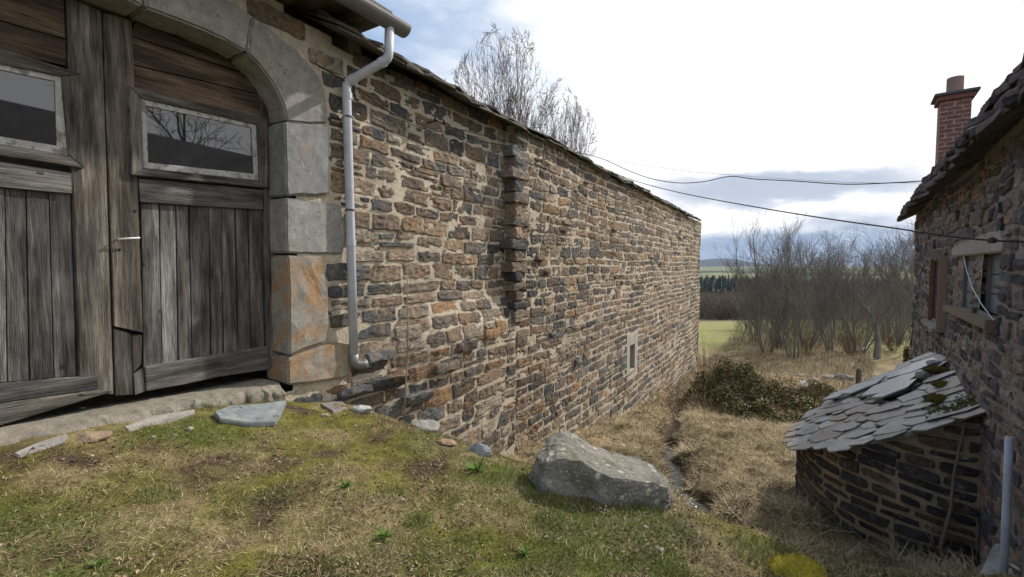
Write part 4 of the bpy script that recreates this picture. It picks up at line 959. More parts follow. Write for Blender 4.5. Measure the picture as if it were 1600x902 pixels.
def grow_tree(seed,height=10,stems=1,spread=.5,levels=4,nb=(6,6,5,4),up=.08,trunk_r=.16,trunk_frac=.35,wob=.12,ratio=.55,twig=.006,crown=None):
    rng=np.random.default_rng(seed); big=[];small=[];cur=[]
    for s_ in range(stems):
        a=rng.uniform(0,6.28); sp_=0 if stems==1 else rng.uniform(.05,spread)
        d=np.array([math.cos(a)*sp_,math.sin(a)*sp_,1]); p0=np.array([math.cos(a),math.sin(a),0])*(0 if stems==1 else rng.uniform(.05,.5))
        L=height*(trunk_frac if stems==1 else rng.uniform(.65,1)); cur.append(branch(rng,p0,d,L,trunk_r*rng.uniform(.8,1.1),7,.03,wob*.5)); 
    big+=cur
    for lv in range(levels):
        nxt=[]
        for pts,rad in cur:
            L0=np.linalg.norm(np.diff(pts,axis=0),axis=1).sum(); k=nb[min(lv,len(nb)-1)]
            for c in range(k):
                tt=1 if c==0 else rng.uniform(.25 if (lv or stems>1) else .6,1); idx=tt*(len(pts)-1); i=min(int(idx),len(pts)-2); f_=idx-i
                p=pts[i]*(1-f_)+pts[i+1]*f_; r=(rad[i]*(1-f_)+rad[i+1]*f_); d0=pts[i+1]-pts[i]; d0/=np.linalg.norm(d0)
                side=rng.normal(size=3); side-=np.dot(side,d0)*d0; side/=np.linalg.norm(side)
                an=rng.uniform(.25,.7)*(1.2 if lv else 1)*(spread*1.6) if c else rng.uniform(0,.2)
                LL=(height*(1-trunk_frac)*.75 if (lv==0 and stems==1) else L0*ratio)*rng.uniform(.7,1.15)
                if stems>1 and lv==0: LL=L0*.3*rng.uniform(.6,1.3)
                nxt.append(branch(rng,p,d0*math.cos(an)+side*math.sin(an),LL,max(r*(.75 if c==0 else .55),twig),5 if lv<2 else 4,up,wob,taper=.4))
        (big if lv<1 else small).extend(nxt); cur=nxt
    if crown:
        cz=height*.66; rr_=np.array([crown[0],crown[0],crown[1]])*height
        for L_ in (big,small):
            for n_,(p,r) in enumerate(L_):
                q=(p-[0,0,cz])/rr_; d=np.linalg.norm(q,axis=1)[:,None]; k=np.where((d>1)&(p[:,2:]>cz*.6),(1+.22*np.tanh((d-1)*1.2))/np.maximum(d,1),1); L_[n_]=(np.array([0,0,cz])+q*k*rr_,r)
    return big,small
BK=(.17,.155,.135)
def make_proto(seed,colb=BK,colt=(.15,.125,.1),**kw):
    b_,s_=grow_tree(seed,**kw); r=[]; top=[]; wid=[]
    for paths,sd,cl,nm in ((b_,6,colb,'trunk'),(s_,3,colt,'crown')):
        v,f=frusta(paths,sd); me=bpy.data.meshes.new(nm); me.vertices.add(len(v)); me.vertices.foreach_set('co',v.astype(np.float32).ravel())
        me.loops.add(f.size); me.loops.foreach_set('vertex_index',f.astype(np.int32).ravel()); me.polygons.add(len(f)); me.polygons.foreach_set('loop_start',(np.arange(len(f))*4).astype(np.int32)); me.update(calc_edges=True)
        a=me.attributes.new('Col','FLOAT_COLOR','POINT'); a.data.foreach_set('color',np.tile(np.array((*cl,1),np.float32),(len(v),1)).ravel()); me.materials.append(M['bark']); r.append((nm,me)); top.append(v[:,2].max())
        q_=v.reshape(-1,3); wid.append(np.percentile(np.hypot(q_[:,0],q_[:,1]),97))
    for nm,me in r: me['h']=float(max(top)); me['w']=float(max(wid))
    return r
def place(proto,name,loc,h,rz,label,cat='tree',group=None,sxy=1,width=None):
    sc=h/proto[0][1]['h']
    if width: sxy=width/2/proto[0][1]['w']/sc
    e=bpy.data.objects.new(name,None); C.objects.link(e); e.location=[float(x) for x in loc]; e.rotation_euler=(0,0,rz); e.scale=(sc*sxy,sc*sxy,sc); tag(e,label,cat,group)
    for nm,me in proto:
        o=bpy.data.objects.new(nm,me); C.objects.link(o); o.parent=e
    return e
tall=make_proto(101,colb=(.11,.09,.07),colt=(.095,.075,.06),height=15,stems=1,spread=.6,levels=5,nb=(15,6,5,4,4),up=.085,trunk_r=.32,trunk_frac=.3,wob=.075,ratio=.54,twig=.0125,crown=(.36,.47))
oak=make_proto(105,height=9,stems=1,spread=.75,levels=5,nb=(5,4,4,4,3),up=.02,trunk_r=.22,trunk_frac=.35,wob=.2,ratio=.55,twig=.01)
cop=[make_proto(110+k,height=9,stems=6,spread=.42,levels=3,nb=(11,5,4),up=.05,trunk_r=.075,wob=.15,ratio=.55,twig=.009,colt=(.155,.14,.125)) for k in range(3)]
slim=[make_proto(120+k,height=9,stems=1,spread=.6,levels=4,nb=(8,5,4,4),up=.05,trunk_r=.13,trunk_frac=.5,wob=.16,ratio=.58,twig=.01,colt=(.155,.14,.125)) for k in range(2)]
bush=make_proto(130,height=2.2,stems=26,spread=.8,levels=2,nb=(6,4),up=.04,trunk_r=.02,wob=.1,ratio=.5,twig=.006,colb=(.14,.09,.065),colt=(.16,.1,.07))
whip=make_proto(131,height=2,stems=14,spread=.35,levels=2,nb=(3,2),up=.03,trunk_r=.012,wob=.06,ratio=.5,twig=.004,colb=(.2,.13,.09),colt=(.22,.15,.1))
def atd(px,Y): r=ray(px,500); x=r[0]/r[1]*Y; return np.array([x,Y,g1(x,Y)])
# trees standing behind the barn
p=atd(785,22.5); zt_=at(785,33,22.5)[2]; place(tall,'bare_tree',p,(zt_-p[2])*1.0,.4,'big bare round-crowned tree rising behind the barn roof','tree',width=6.6)
p=atd(872,29); zt_=at(872,142,29)[2]; place(tall,'bare_tree',p,(zt_-p[2])*1.04,2.2,'lower bare tree right of the tallest one behind the barn roof','tree',width=6.2)
# tree that mirrors in the door glass
place(oak,'bare_tree',(12.5,2.3,-1.5),12,1.,'bare spreading tree out of view whose branches mirror in the door glass','tree')
rng=np.random.default_rng(55)
# copse beyond the house
spots=[(1198,33,385,0),(1222,38,372,1),(1240,31,378,0),(1262,36,392,2),(1285,42,385,3),(1300,34,395,0),(1325,40,388,4),(1345,33,398,2),(1405,38,375,1),(1425,34,370,3),(1390,46,385,0),(1278,50,392,1),(1318,52,390,4),(1355,50,386,3),(1212,48,398,2),(1240,54,400,4),(1180,40,425,1),(1440,44,372,0),(1168,52,440,2),(1410,54,378,4),(1335,60,392,1),(1290,62,392,3)]
kinds=cop+slim
ref=['a slender leaning bare coppice of many stems','a bushy bare coppice','a narrow bare coppice','a thin single-stemmed bare tree','a twiggy small bare tree']
lab=['leftmost tall coppice at the front of the copse','coppice behind the leftmost tall one','bushy front coppice left of the copse middle, with crossing stems','front coppice just right of the bushy crossing one','thin tree behind the front coppices left of the copse middle','front coppice standing exactly in the middle of the copse','slender many-twigged tree right of the copse middle','low front coppice left of the gnarled oak','coppice between the gnarled oak and the house corner','thin tree tight against the house corner','hazy coppice behind the gnarled oak','coppice in the back row left of the copse middle','twiggy tree in the back row right of the copse middle','thin back tree left of the gnarled oak','short back coppice above the reddish stem clump','back tree between the two left front coppices','lowest coppice tapering off at the left end of the copse','tree partly hidden by the far house corner','small outlying coppice left of the copse over the meadow','twiggy tree of the back row behind the gnarled oak','farthest coppice seen right of the copse middle','farthest coppice seen left of the copse middle']
where=lambda px:'at the left rim' if px<1195 else 'in the left third' if px<1270 else 'in the middle' if px<1350 else 'near the house corner'
for n_,(px,Yd,pt,k) in enumerate(spots):
    p=atd(px,Yd); zt=at(px,pt,Yd)[2]; s=(zt-p[2])*rng.uniform(1.2,1.4)
    dep='front row' if Yd<37 else 'middle row' if Yd<47 else 'back row'
    place(kinds[k],'bare_tree',p,s,rng.uniform(0,6.28),lab[n_],'tree','bare trees of the copse beyond the house')
p=atd(1372,31); zt=at(1372,362,31)[2]; place(oak,'bare_tree',p,(zt-p[2])*1.12,.7,'gnarled oak with crooked open branches, tallest beside the house corner','tree')
BG='bare shrubs at the edge of the copse'
for px,py,h,pr,lb in [(1128,500,36,bush,'dark round leafless shrub standing alone in the meadow behind the barn corner'),(1192,560,60,whip,'reddish clump of upright stems left of the copse'),(1106,592,80,whip,'thin upright stems right beside the far barn corner'),(1296,572,52,whip,'rust-coloured bundle of dry stems in front of the copse'),(1262,556,42,bush,'low brown shrub at the foot of the coppice stems'),(1330,556,45,bush,'low brown shrub left of the white bird'),(1150,545,38,whip,'sparse twigs at the meadow edge'),(1220,548,44,bush,'low tangled shrub under the left coppice'),(1395,548,40,bush,'low tangled shrub by the house corner'),(1310,590,36,whip,'short dry stems behind the rubble wall')]:
    p=G(px,py); hh=h*p[1]/F; place(pr,'shrub',p,hh,rng.uniform(0,6),lb,'shrub',BG,sxy=1.0 if px!=1128 else 1.25)
# undergrowth that nobody could count
paths=[]
for _ in range(4500):
    px=rng.uniform(1150,1450); Yd=rng.uniform(36,66); r=ray(px,500); x=r[0]/r[1]*Yd
    z=float(gz(np.array([x]),np.array([Yd]),False)[0])
    hgt=rng.uniform(.6,3.0)*(1 if px>1185 else .6); d=np.array([rng.normal()*.25,rng.normal()*.25,1]); paths.append(branch(rng,np.array([x,Yd,z-.2]),d,hgt,rng.uniform(.008,.018),3,.0,.12,.4))
v,f=frusta(paths,3); tag(npmesh('undergrowth',v,f,M['bark'],None,np.tile((.14,.12,.1),(len(v),1))),'tangled brown undergrowth filling the copse between its trunks','undergrowth',kind='stuff')
# brown brush beyond the meadow, conifer wood further off
paths=[]
for _ in range(12000):
    px=rng.uniform(1080,1430); Yd=rng.uniform(78,210); r=ray(px,500); x=r[0]/r[1]*Yd; z=float(np.interp(Yd,FY,FZ)); hgt=rng.uniform(2,6.5); d=np.array([rng.normal()*.3,rng.normal()*.3,1]); b_=branch(rng,np.array([x,Yd,z-.3]),d,hgt,rng.uniform(.03,.07),3,.0,.15,.3); paths.append(b_)
    for c_ in range(2): paths.append(branch(rng,b_[0][1+c_],np.array([rng.normal(),rng.normal(),1.]),hgt*.5,.035,3,0,.15,.3))
v,f=frusta(paths,3); tag(npmesh('brushwood',v,f,M['bark'],None,np.tile((.14,.115,.09),(len(v),1))),'belt of brown leafless brushwood beyond the meadow','brushwood',kind='stuff')
V=[];Fq=[];b0=0
for _ in range(1000):
    Yd=rng.uniform(215,460); px=rng.uniform(1070,1420); r=ray(px,500); x=r[0]/r[1]*Yd; z=float(np.interp(Yd,FY,FZ)); h=rng.uniform(5,14)*(1 if px<1230 else .7); rad=h*rng.uniform(.2,.36)
    lev=7
    for l in range(lev):
        n_=7; a0=rng.uniform(0,6); zz=z+h*(.08+.85*l/lev); rr_=rad*(1-l/lev)*rng.uniform(.85,1.2)
        for k in range(n_):
            a=a0+6.283*k/n_; a2=a+6.283/n_; V+=[(x,Yd,zz+h*.19),(x+rr_*math.cos(a)*rng.uniform(.75,1.2),Yd+rr_*math.sin(a),zz),(x+rr_*math.cos(a2)*.9,Yd+rr_*math.sin(a2)*.9,zz+rng.uniform(0,.3))]; Fq.append((b0,b0+1,b0+2)); b0+=3
tag(npmesh('conifer_wood',V,np.array(Fq),M['leaf'],None,np.tile((.022,.036,.024),(len(V),1)),smooth=False),'dark conifer wood on the slope beyond the brush','wood',kind='stuff')
# ================================================================ GRASS
def blades(name,x,y,L,wd,lean,bend,col,label,cat,parent=None,kind='stuff',z=None,flat=False,rng=rng):
    n=len(x); z=gz(x,y)-.004 if z is None else z; az=rng.uniform(0,2*math.pi,n); h=np.stack([np.cos(az),np.sin(az),az*0],-1); up=np.array([0,0,1.])
    s=np.stack([-np.sin(az),np.cos(az),az*0],-1); tw=rng.uniform(-.8,.8,n)[:,None]; s=s*np.cos(tw)+up*np.sin(tw)*.6
    root=np.stack([x,y,z],-1); P_=[]
    for t_,wf in ((0,1),(.5,.8),(1,0)):
        c=root+h*(np.sin(lean)*L*t_)[:,None]+up*(np.cos(lean)*L*t_-bend*L*t_*t_)[:,None]
        if wf: P_+=[c-s*(wd*wf/2)[:,None],c+s*(wd*wf/2)[:,None]]
        else: P_.append(c)
    V=np.stack(P_,1).reshape(-1,3); b=np.arange(n)[:,None]*5; q=np.concatenate([b+[0,1,3,2]],0); tr=b+np.array([2,3,4])
    c=np.repeat(col,5,0)
    o=npmesh(name,V,[q,tr],M['blade'],parent,c,smooth=False)
    if label: tag(o,label,cat,None,kind)
    return o
def scatter(n,x0,x1,y0,y1,keep,power=1.6):
    X_=[];Y_=[];tot=0
    while tot<n:
        x=rng.uniform(x0,x1,n); y=rng.uniform(y0,y1,n); d=np.hypot(x,y); k=(rng.random(n)<np.minimum(1,(1.9/d)**power))&(np.abs(x)<1.25*y+.3)&keep(x,y); X_.append(x[k]);Y_.append(y[k]);tot+=k.sum()
    return np.concatenate(X_)[:n],np.concatenate(Y_)[:n]
def outwall(x,y): return (((x-P1[0])*N1[0]+(y-P1[1])*N1[1])>.27)&(((x-P2[0])*N2[0]+(y-P2[1])*N2[1])>.05)
def platform(x,y): return (edist(x,y)<.7)&outwall(x,y)
def pal(n,cols,ws):
    c=np.array(cols)[rng.choice(len(cols),n,p=np.array(ws)/sum(ws))]; return c*rng.uniform(.65,1.35,(n,1))
def nz2(x,y,s,seed): return fbm(np.stack([x,y,x*0],-1),s,3,seed)
# short green/moss shoots
x,y=scatter(120000,-4.5,5,1.2,7,lambda x,y:platform(x,y)&(nz2(x,y,1.3,41)*.8+.5+nz2(x,y,6,48)*.7>.15))
g_=np.clip(nz2(x,y,1.3,41)*.8+.5,0,1)[:,None]; n=len(x)
c=pal(n,[(.14,.13,.028),(.115,.105,.022),(.18,.15,.035)],[3,2,1])*(1-g_)+pal(n,[(.11,.15,.03),(.14,.17,.035),(.08,.1,.025)],[3,2,2])*g_
blades('lawn_grass',x,y,rng.uniform(.012,.035,n)*(1+g_[:,0]*.6),rng.uniform(.002,.004,n),rng.uniform(0,1.1,n),rng.uniform(0,.4,n),c,'short green and mossy grass covering the bank in front of the barn','grass')
# dead straw lying on the turf
x,y=scatter(95000,-4.5,5,1.2,7,lambda x,y:platform(x,y)&(nz2(x,y,2.3,42)*.6+.45+nz2(x,y,7,49)*.6+rng.random(len(x))*.5>.35)); n=len(x)
blades('dry_grass',x,y,rng.uniform(.02,.075,n),rng.uniform(.002,.0045,n),rng.uniform(.9,1.5,n),rng.uniform(-.15,.25,n),pal(n,[(.38,.3,.18),(.27,.19,.11),(.46,.39,.26),(.12,.08,.05),(.1,.1,.03)],[3.5,3,1.6,3,2]),'pale dead straw lying matted on the mossy turf','dry grass')
# rough dead grass in the ditch and on its banks
keep=lambda x,y:(edist(x,y)>.1)&outwall(x,y)&(sdist(x,y)>.22)&(np.hypot(x-OA[0],y-OA[1])>OR)
x,y=scatter(140000,-2,12,3.6,17,keep,.9); n=len(x); d=np.hypot(x,y)
cl_=np.clip(nz2(x,y,1.9,66)*1.2+.5,.3,1.2)
blades('dry_grass',x,y,rng.uniform(.1,.36,n)*cl_,rng.uniform(.003,.006,n)*(1+d/14),rng.uniform(.7,1.5,n),rng.uniform(-.1,.5,n),(.55+.6*cl_)[:,None]*pal(n,[(.38,.3,.18),(.3,.22,.12),(.46,.39,.26),(.16,.11,.07),(.13,.15,.04)],[4,3,2,2,1.3]),'tangled pale dead grass carpeting the ditch between barn and oven','dry grass')
x,y=scatter(34000,0,45,16,42,lambda x,y:outwall(x,y)&(edist(x,y)>1),.5); n=len(x)
blades('dry_grass',x,y,rng.uniform(.2,.5,n),rng.uniform(.015,.03,n),rng.uniform(.3,1.4,n),rng.uniform(0,.4,n),pal(n,[(.36,.29,.18),(.3,.23,.14),(.25,.18,.12),(.2,.19,.07)],[4,3,1.5,1.2]),'distant beige dead grass between the ivy mound and the copse','dry grass')
# leaf litter: small curled brown leaves
x,y=scatter(5200,-4.5,5,1.2,7,lambda x,y:platform(x,y)&(nz2(x,y,2.6,91)>.05)); x2,y2=scatter(1500,.6,2.8,2.3,4.4,platform,.5); x=np.r_[x,x2];y=np.r_[y,y2]; n=len(x)
z=gz(x,y)+rng.uniform(.004,.02,n); cen=np.stack([x,y,z],-1); s=rng.uniform(.004,.011,n)[:,None]; a=rng.normal(size=(n,3)); a[:,2]*=.45; a/=np.linalg.norm(a,axis=1)[:,None]; b=np.cross(a,rng.normal(size=(n,3))*[.5,.5,1]); b/=np.linalg.norm(b,axis=1)[:,None]
V=np.stack([cen-a*s*1.5,cen-b*s+[0,0,.004],cen+a*s*1.6,cen+b*s+[0,0,.006]],1).reshape(-1,3); q=np.arange(n)[:,None]*4+np.arange(4)
tag(npmesh('leaf_litter',V,q,M['leaf'],None,np.repeat(pal(n,[(.16,.1,.06),(.24,.16,.1),(.1,.065,.04),(.32,.25,.17)],[3,2,2,1]),4,0),smooth=False),'dead brown leaves and bits scattered over the turf','leaf litter',kind='stuff')
# ivy and brambles on the mound
def leaves(name,x,y,z,s,cols,ws,label,cat,kind='stuff',parent=None):
    n=len(x); cen=np.stack([x,y,z],-1); a=rng.normal(size=(n,3)); a[:,2]*=.5; a/=np.linalg.norm(a,axis=1)[:,None]; b=np.cross(a,rng.normal(size=(n,3))); b/=np.linalg.norm(b,axis=1)[:,None]; s=s[:,None]
    V=np.stack([cen-a*s,cen-b*s*.7,cen+a*s*1.1,cen+b*s*.7],1).reshape(-1,3); q=np.arange(n)[:,None]*4+np.arange(4)
    o=npmesh(name,V,q,M['leaf'],parent,np.repeat(pal(n,cols,ws),4,0),smooth=False)
    if label: tag(o,label,cat,None,kind)
    return o
X_=[];Y_=[];H_=[]
for mx,my,sx,sy,h in MOUNDS+[(8.2,15.0,.7,.8,.2),(9.2,14.4,1.2,.9,.2),(10.6,14.8,1.,.9,.2)]:
    n=8500; a=rng.uniform(0,6.283,n); r=np.sqrt(rng.uniform(0,1,n))*1.5; X_.append(mx+np.cos(a)*r*sx);Y_.append(my+np.sin(a)*r*sy)
x=np.concatenate(X_);y=np.concatenate(Y_); k=(fbm(np.stack([x,y,x*0],-1),1.1,3,71)>-.45); x,y=x[k],y[k]; clump=np.clip(fbm(np.stack([x,y,x*0],-1),1.7,3,73)+.3,0,1)
z=gz(x,y)+rng.uniform(0,1,len(x))**1.5*(.12+.45*clump)
leaves('ivy',x,y,z,rng.uniform(.022,.05,len(x)),[(.07,.09,.022),(.15,.17,.04),(.19,.13,.06),(.28,.2,.11),(.035,.04,.02)],[2.5,2.6,2.,1.6,1.6],'dark ivy and bramble heaped over the mound beyond the ditch','ivy')
paths=[]
for _ in range(900):
    i=rng.integers(len(x)); paths.append(branch(rng,np.array([x[i],y[i],z[i]-.15]),np.array([rng.normal(),rng.normal(),rng.uniform(.2,1)]),rng.uniform(.4,1.4),.009,4,-.12,.25,.4))
v,f=frusta(paths,3); tag(npmesh('bramble',v,f,M['bark'],None,np.tile((.2,.13,.09),(len(v),1))),'arching brown bramble canes over the ivy mound','brambles',kind='stuff')
# stream bank plants
t_=rng.random(5000)*(len(STREAM)-2); i=t_.astype(int); f_=(t_-i)[:,None]; c=STREAM[i]*(1-f_)+STREAM[i+1]*f_; x=c[:,0]+rng.normal(size=5000)*.32; y=c[:,1]+rng.normal(size=5000)*.3; k=(sdist(x,y)>.19)&(fbm(np.stack([x,y,x*0],-1),1.6,2,15)>.0); x,y=x[k],y[k]
leaves('bank_plants',x,y,gz(x,y)+rng.uniform(0,.09,len(x)),rng.uniform(.012,.03,len(x)),[(.05,.1,.02),(.08,.14,.03),(.1,.08,.04)],[3,2,2],'small green plants lining the trickle of water','bank plants')
# tufts and weeds one can point at
def tuft(px,py,hpx,wpx,n,cols,ws,label,name='grass_tuft',lean=1.0,wd=.0035):
    hpx=hpx*.8
    p=G(px,py); k=p[1]/F; r_=wpx*k/2; a=rng.uniform(0,6.28,n); rr_=np.sqrt(rng.random(n))*r_; x=p[0]+np.cos(a)*rr_; y=p[1]+np.sin(a)*rr_; h=hpx*k
    blades(name,x,y,rng.uniform(.55,1.15,n)*h,np.full(n,wd)*rng.uniform(.6,1.2,n),rng.uniform(0,lean,n),rng.uniform(0,.4,n),pal(n,cols,ws),label,'grass tuft',kind=None)['group']='grass tufts growing in the turf'
GR=[(.1,.14,.03),(.15,.18,.045),(.22,.19,.09)]
for px,py,h,wp,n,lb in [(440,624,42,60,330,'tall green grass tuft at the foot of the stone jamb'),(327,636,24,44,260,'dark green tuft beside the threshold'),(250,774,24,60,330,'dark green tuft in the turf below the right door leaf'),(1195,868,26,110,700,'green grass patch at the lower right edge of the bank'),(1010,795,24,50,260,'green tuft at the right end of the boulder'),(655,815,28,44,220,'grey-green tuft in the middle of the turf'),(612,772,24,46,220,'green tuft below the blue-grey slate stone'),(860,815,22,50,220,'dark tuft in the turf below the boulder'),(425,775,16,44,160,'dark low tuft in the turf under the arch foot'),(1440,885,30,120,380,'dry tuft in front of the oven foot'),(205,700,20,36,140,'small green tuft by the long threshold slab'),(850,770,20,60,220,'grass growing up against the left foot of the boulder'),(915,786,16,46,260,'dry grass along the lower left edge of the boulder'),(970,792,18,50,260,'grass along the middle of the lower boulder edge')]:
    cc__=GR if 'dry' not in lb else [(.3,.23,.13),(.2,.15,.08),(.12,.12,.04)]
    tuft(px,py,h,wp,n,cc__,[3,2,2],lb)
def weed(px,py,wpx,label):
    p=G(px,py); k=p[1]/F; n=46; L=wpx*k/2
    o=blades('weed',np.full(n,p[0])+rng.normal(size=n)*.006,np.full(n,p[1])+rng.normal(size=n)*.006,rng.uniform(.5,1.,n)*L,rng.uniform(.008,.014,n),rng.uniform(.6,1.35,n),rng.uniform(-.1,.3,n),pal(n,[(.09,.17,.03),(.12,.2,.045)],[2,1]),label,'weed',kind=None); o['group']='small leafy weeds in the turf'
for px,py,wp,lb in [(745,735,60,'bright green leafy weed left of the boulder'),(600,838,44,'bluish green weed low in the middle of the turf'),(880,690,30,'green weed on the bank edge above the boulder'),(150,885,40,'weed near the lower left of the turf'),(820,865,44,'weed at the lower middle of the turf'),(540,760,36,'weed in the turf right of the dark tuft'),(1300,690,10,'weed by the ditch')][:6]: weed(px,py,wp,lb)
# moss cushions
def moss(name,px0,px1,py,hpx,label,col=(.22,.2,.03),p=None,seed=2,k=None,dep=.7):
    p=G((px0+px1)/2,py) if p is None else p; k=p[1]/F; P_,F__=rockmesh(seed,4); P_=P_/np.linalg.norm(P_,axis=1)[:,None]; P_=P_*(1+.12*fbm(P_*1.0,3,3,seed)[:,None]); P_=P_*np.array([(px1-px0)*k/2,(px1-px0)*k/2*dep,hpx*k]); P_=P_+p
    o=tag(npmesh(name,P_,F__,M['moss'],None,np.tile(col,(len(P_),1))),label,'moss'); n=2600; i=rng.integers(0,len(P_),n); q=P_[i]+rng.normal(size=(n,3))*.006; ok=q[:,2]>p[2]-.01; q=q[ok]; m_=len(q)
    nb_=blades('moss_shoots',q[:,0],q[:,1],rng.uniform(.012,.03,m_),rng.uniform(.002,.005,m_),rng.uniform(0,1.2,m_),np.zeros(m_),pal(m_,[tuple(1.25*x for x in col),tuple(.7*x for x in col)],[2,1]),None,None,z=q[:,2]-.004)
    nb_.parent=o; nb_.matrix_parent_inverse=Matrix.Translation(o.location).inverted(); nb_['kind']='stuff'; return o
moss('moss_cushion',1203,1288,893,18,'yellow-green moss cushion at the lower right of the bank',(.36,.3,.04))
x,y=scatter(5200,-4.5,5,1.2,7,lambda x,y:platform(x,y)&(nz2(x,y,3.7,96)>.2)); leaves('ground_herbs',x,y,gz(x,y)+rng.uniform(.002,.018,len(x)),rng.uniform(.005,.012,len(x)),[(.08,.13,.025),(.12,.15,.04),(.06,.08,.025)],[2,2,2],'tiny round-leaved green herbs mixed through the turf','herbs')
pp_=[rp(a_,b_,.06+.03*rng.random()) for a_,b_ in zip(rng.random(2600)**1.6*.42,rng.uniform(.1,1.95,2600)) if fbm(np.array([[a_*1.,b_,0.]]),3.2,2,5)[0]>-.25]; pp_=np.array(pp_)
leaves('roof_moss',pp_[:,0],pp_[:,1],pp_[:,2],rng.uniform(.012,.028,len(pp_)),[(.11,.1,.025),(.16,.14,.03),(.07,.07,.025)],[2,2,1],'mossy growth creeping over the oven roof slates along the house wall','moss')
o_=rp(.12,-.05,.1); moss('moss_cushion',1465,1505,0,5,'olive moss cushion near the top of the oven roof',(.1,.085,.02),o_,3)
o_=rp(.22,1.35,.07); moss('moss_cushion',1505,1562,0,6,'brown-green moss cushion on the oven roof against the house',(.085,.075,.02),o_,4)
o_=rp(.14,.8,.08); moss('moss_cushion',1500,1540,0,5,'middle moss cushion on the oven roof by the house wall',(.12,.1,.02),o_,6)
for p_,q__,s_,cl,lb in ((.3,.08,(.34,.28,.13),(.2,.19,.17),'loose grey stone resting on the oven roof near its top'),(.1,-.4,(.4,.25,.08),(.26,.27,.26),'thin slab lying by the wall at the top of the oven roof'),(.95,-.15,(.2,.14,.08),(.09,.07,.065),'dark broken stone on the left of the oven roof'),(.75,.55,(.16,.12,.07),(.08,.05,.05),'small dark stone in the middle of the oven roof')):
    rock('loose_stone',rp(p_,q__,.09),s_,.5,cl,lb,'stone','loose stones on the oven roof',seed=int(100*p_+7),sink=.05)
# moss climbing the house corner
s_c=S1; n=1400; u_=s_c-rng.random(n)**2*.35; z_=rng.uniform(-3.6,-1.9,n)+0*u_; P_=house(u_,z_,.06+rng.random(n)*.06)
leaves('wall_moss',P_[:,0],P_[:,1],P_[:,2],rng.uniform(.02,.045,n),[(.2,.15,.03),(.11,.1,.03),(.24,.17,.04)],[2,2,1],'yellowish growth climbing the far corner of the house','climbing plant',None)
# ================================================================ THINGS
def screen_line(pts,Ys,name,rad,label,mat='black',cat='cable'):
    """hanging cable through real points; Ys depth at each"""
    P_=[ray(x,y)/ray(x,y)[1]*Yd for (x,y),Yd in zip(pts,Ys)]; Q=[]
    for i in range(len(P_)-1):
        p0=P_[max(i-1,0)];p1=P_[i];p2=P_[i+1];p3=P_[min(i+2,len(P_)-1)]
        for t in np.linspace(0,1,7)[:-1]: Q.append(.5*(2*p1+(p2-p0)*t+(2*p0-5*p1+4*p2-p3)*t*t+(3*p1-p0-3*p2+p3)*t**3))
    Q.append(P_[-1]); mb=MB(); mb.tube(Q,rad,7); return tag(mb.build(name,M[mat],None,smooth=True),label,cat)
def wallY(px,w): r=ray(px,400); o=P1+w*N1; t=np.dot(o,N1)/np.dot(r,N1); return (r*t)[1]
def hyp(xa,Ya,xb,Yb,x): t=(x-xa)/(xb-xa); return 1/((1-t)/Ya+t/Yb)
c1=[(497,103),(530,122),(565,143),(600,168),(635,190),(665,202),(695,206),(720,203),(760,213),(800,222),(850,231),(900,238)]
Y1=[wallY(x,.1) for x,_ in c1]; xa,Ya=900,Y1[-1]; xb,Yb=1436,6.75
hpt=house(H(1436,285,.45)[0],0,.45); Yb=float(hpt[1])
c1b=[(940,248),(985,268),(1020,280),(1060,286),(1100,284),(1140,276),(1180,280),(1240,283),(1320,288),(1390,286),(1440,283)]
screen_line(c1+c1b,Y1+[hyp(xa,Ya,1440,Yb,x) for x,_ in c1b],'power_cable',.008,'wavy black cable running from the barn wall under its eave to the house eave')
c2=[(700,206),(740,219),(790,228),(850,240),(900,253),(940,263)]; Y2=[wallY(x,.12) for x,_ in c2]
h2=house(H(1600,378,.12)[0],0,.12); c2b=[(990,282),(1040,296),(1100,309),(1200,327),(1300,343),(1400,357),(1480,369),(1550,376),(1600,378)]
Y2b=[hyp(940,Y2[-1],1600,float(h2[1])*1.0,x) for x,_ in c2b]
screen_line(c2+c2b+[(1700,384)],Y2+Y2b+[Y2b[-1]*.93],'power_cable',.0075,'lower black cable sagging across the gap to the wall above the blocked windows')
c3=[(948,250),(1000,257),(1060,266),(1110,271)]; screen_line(c3+[(1300,284),(1442,286)],[hyp(900,Ya,1440,Yb,x) for x in (948,1000,1060,1110,1300,1442)],'telephone_wire',.004,'thin pale wire just above the wavy black cable','plastic','wire')
mb=MB(); a=at(1550,376,Y2b[-2]); mb.tube([a+[-.02,0,.0],a+[.02,0,0]],.022,8); mb.tube([a,a+[0,0,.03]],.006,6); tag(mb.build('cable_clamp',M['metal'],None),'small round clamp on the lower cable above the blocked windows','clamp')
u0,z0=U(668,192,.0); mb=MB(); mb.tube([barn(u0,z0,0),barn(u0,z0,.22),barn(u0+.15,z0-.05,.24)],.014,6); br_=mb.build('cable_bracket',M['metal'],None); tag(br_,'rusty iron cable bracket fixed in the wall beside the downpipe bend','bracket')
for uu_,w_ in ((u0-.06,.22),(u0+.1,.26)): 
    mb=MB(); p=barn(uu_,z0,w_); mb.tube([p-[0,0,.03],p-[0,0,.015],p+[0,0,.0],p+[0,0,.02]],[.02,.03,.018,.024],10); mb.build('insulator',M['black'],br_,smooth=True)
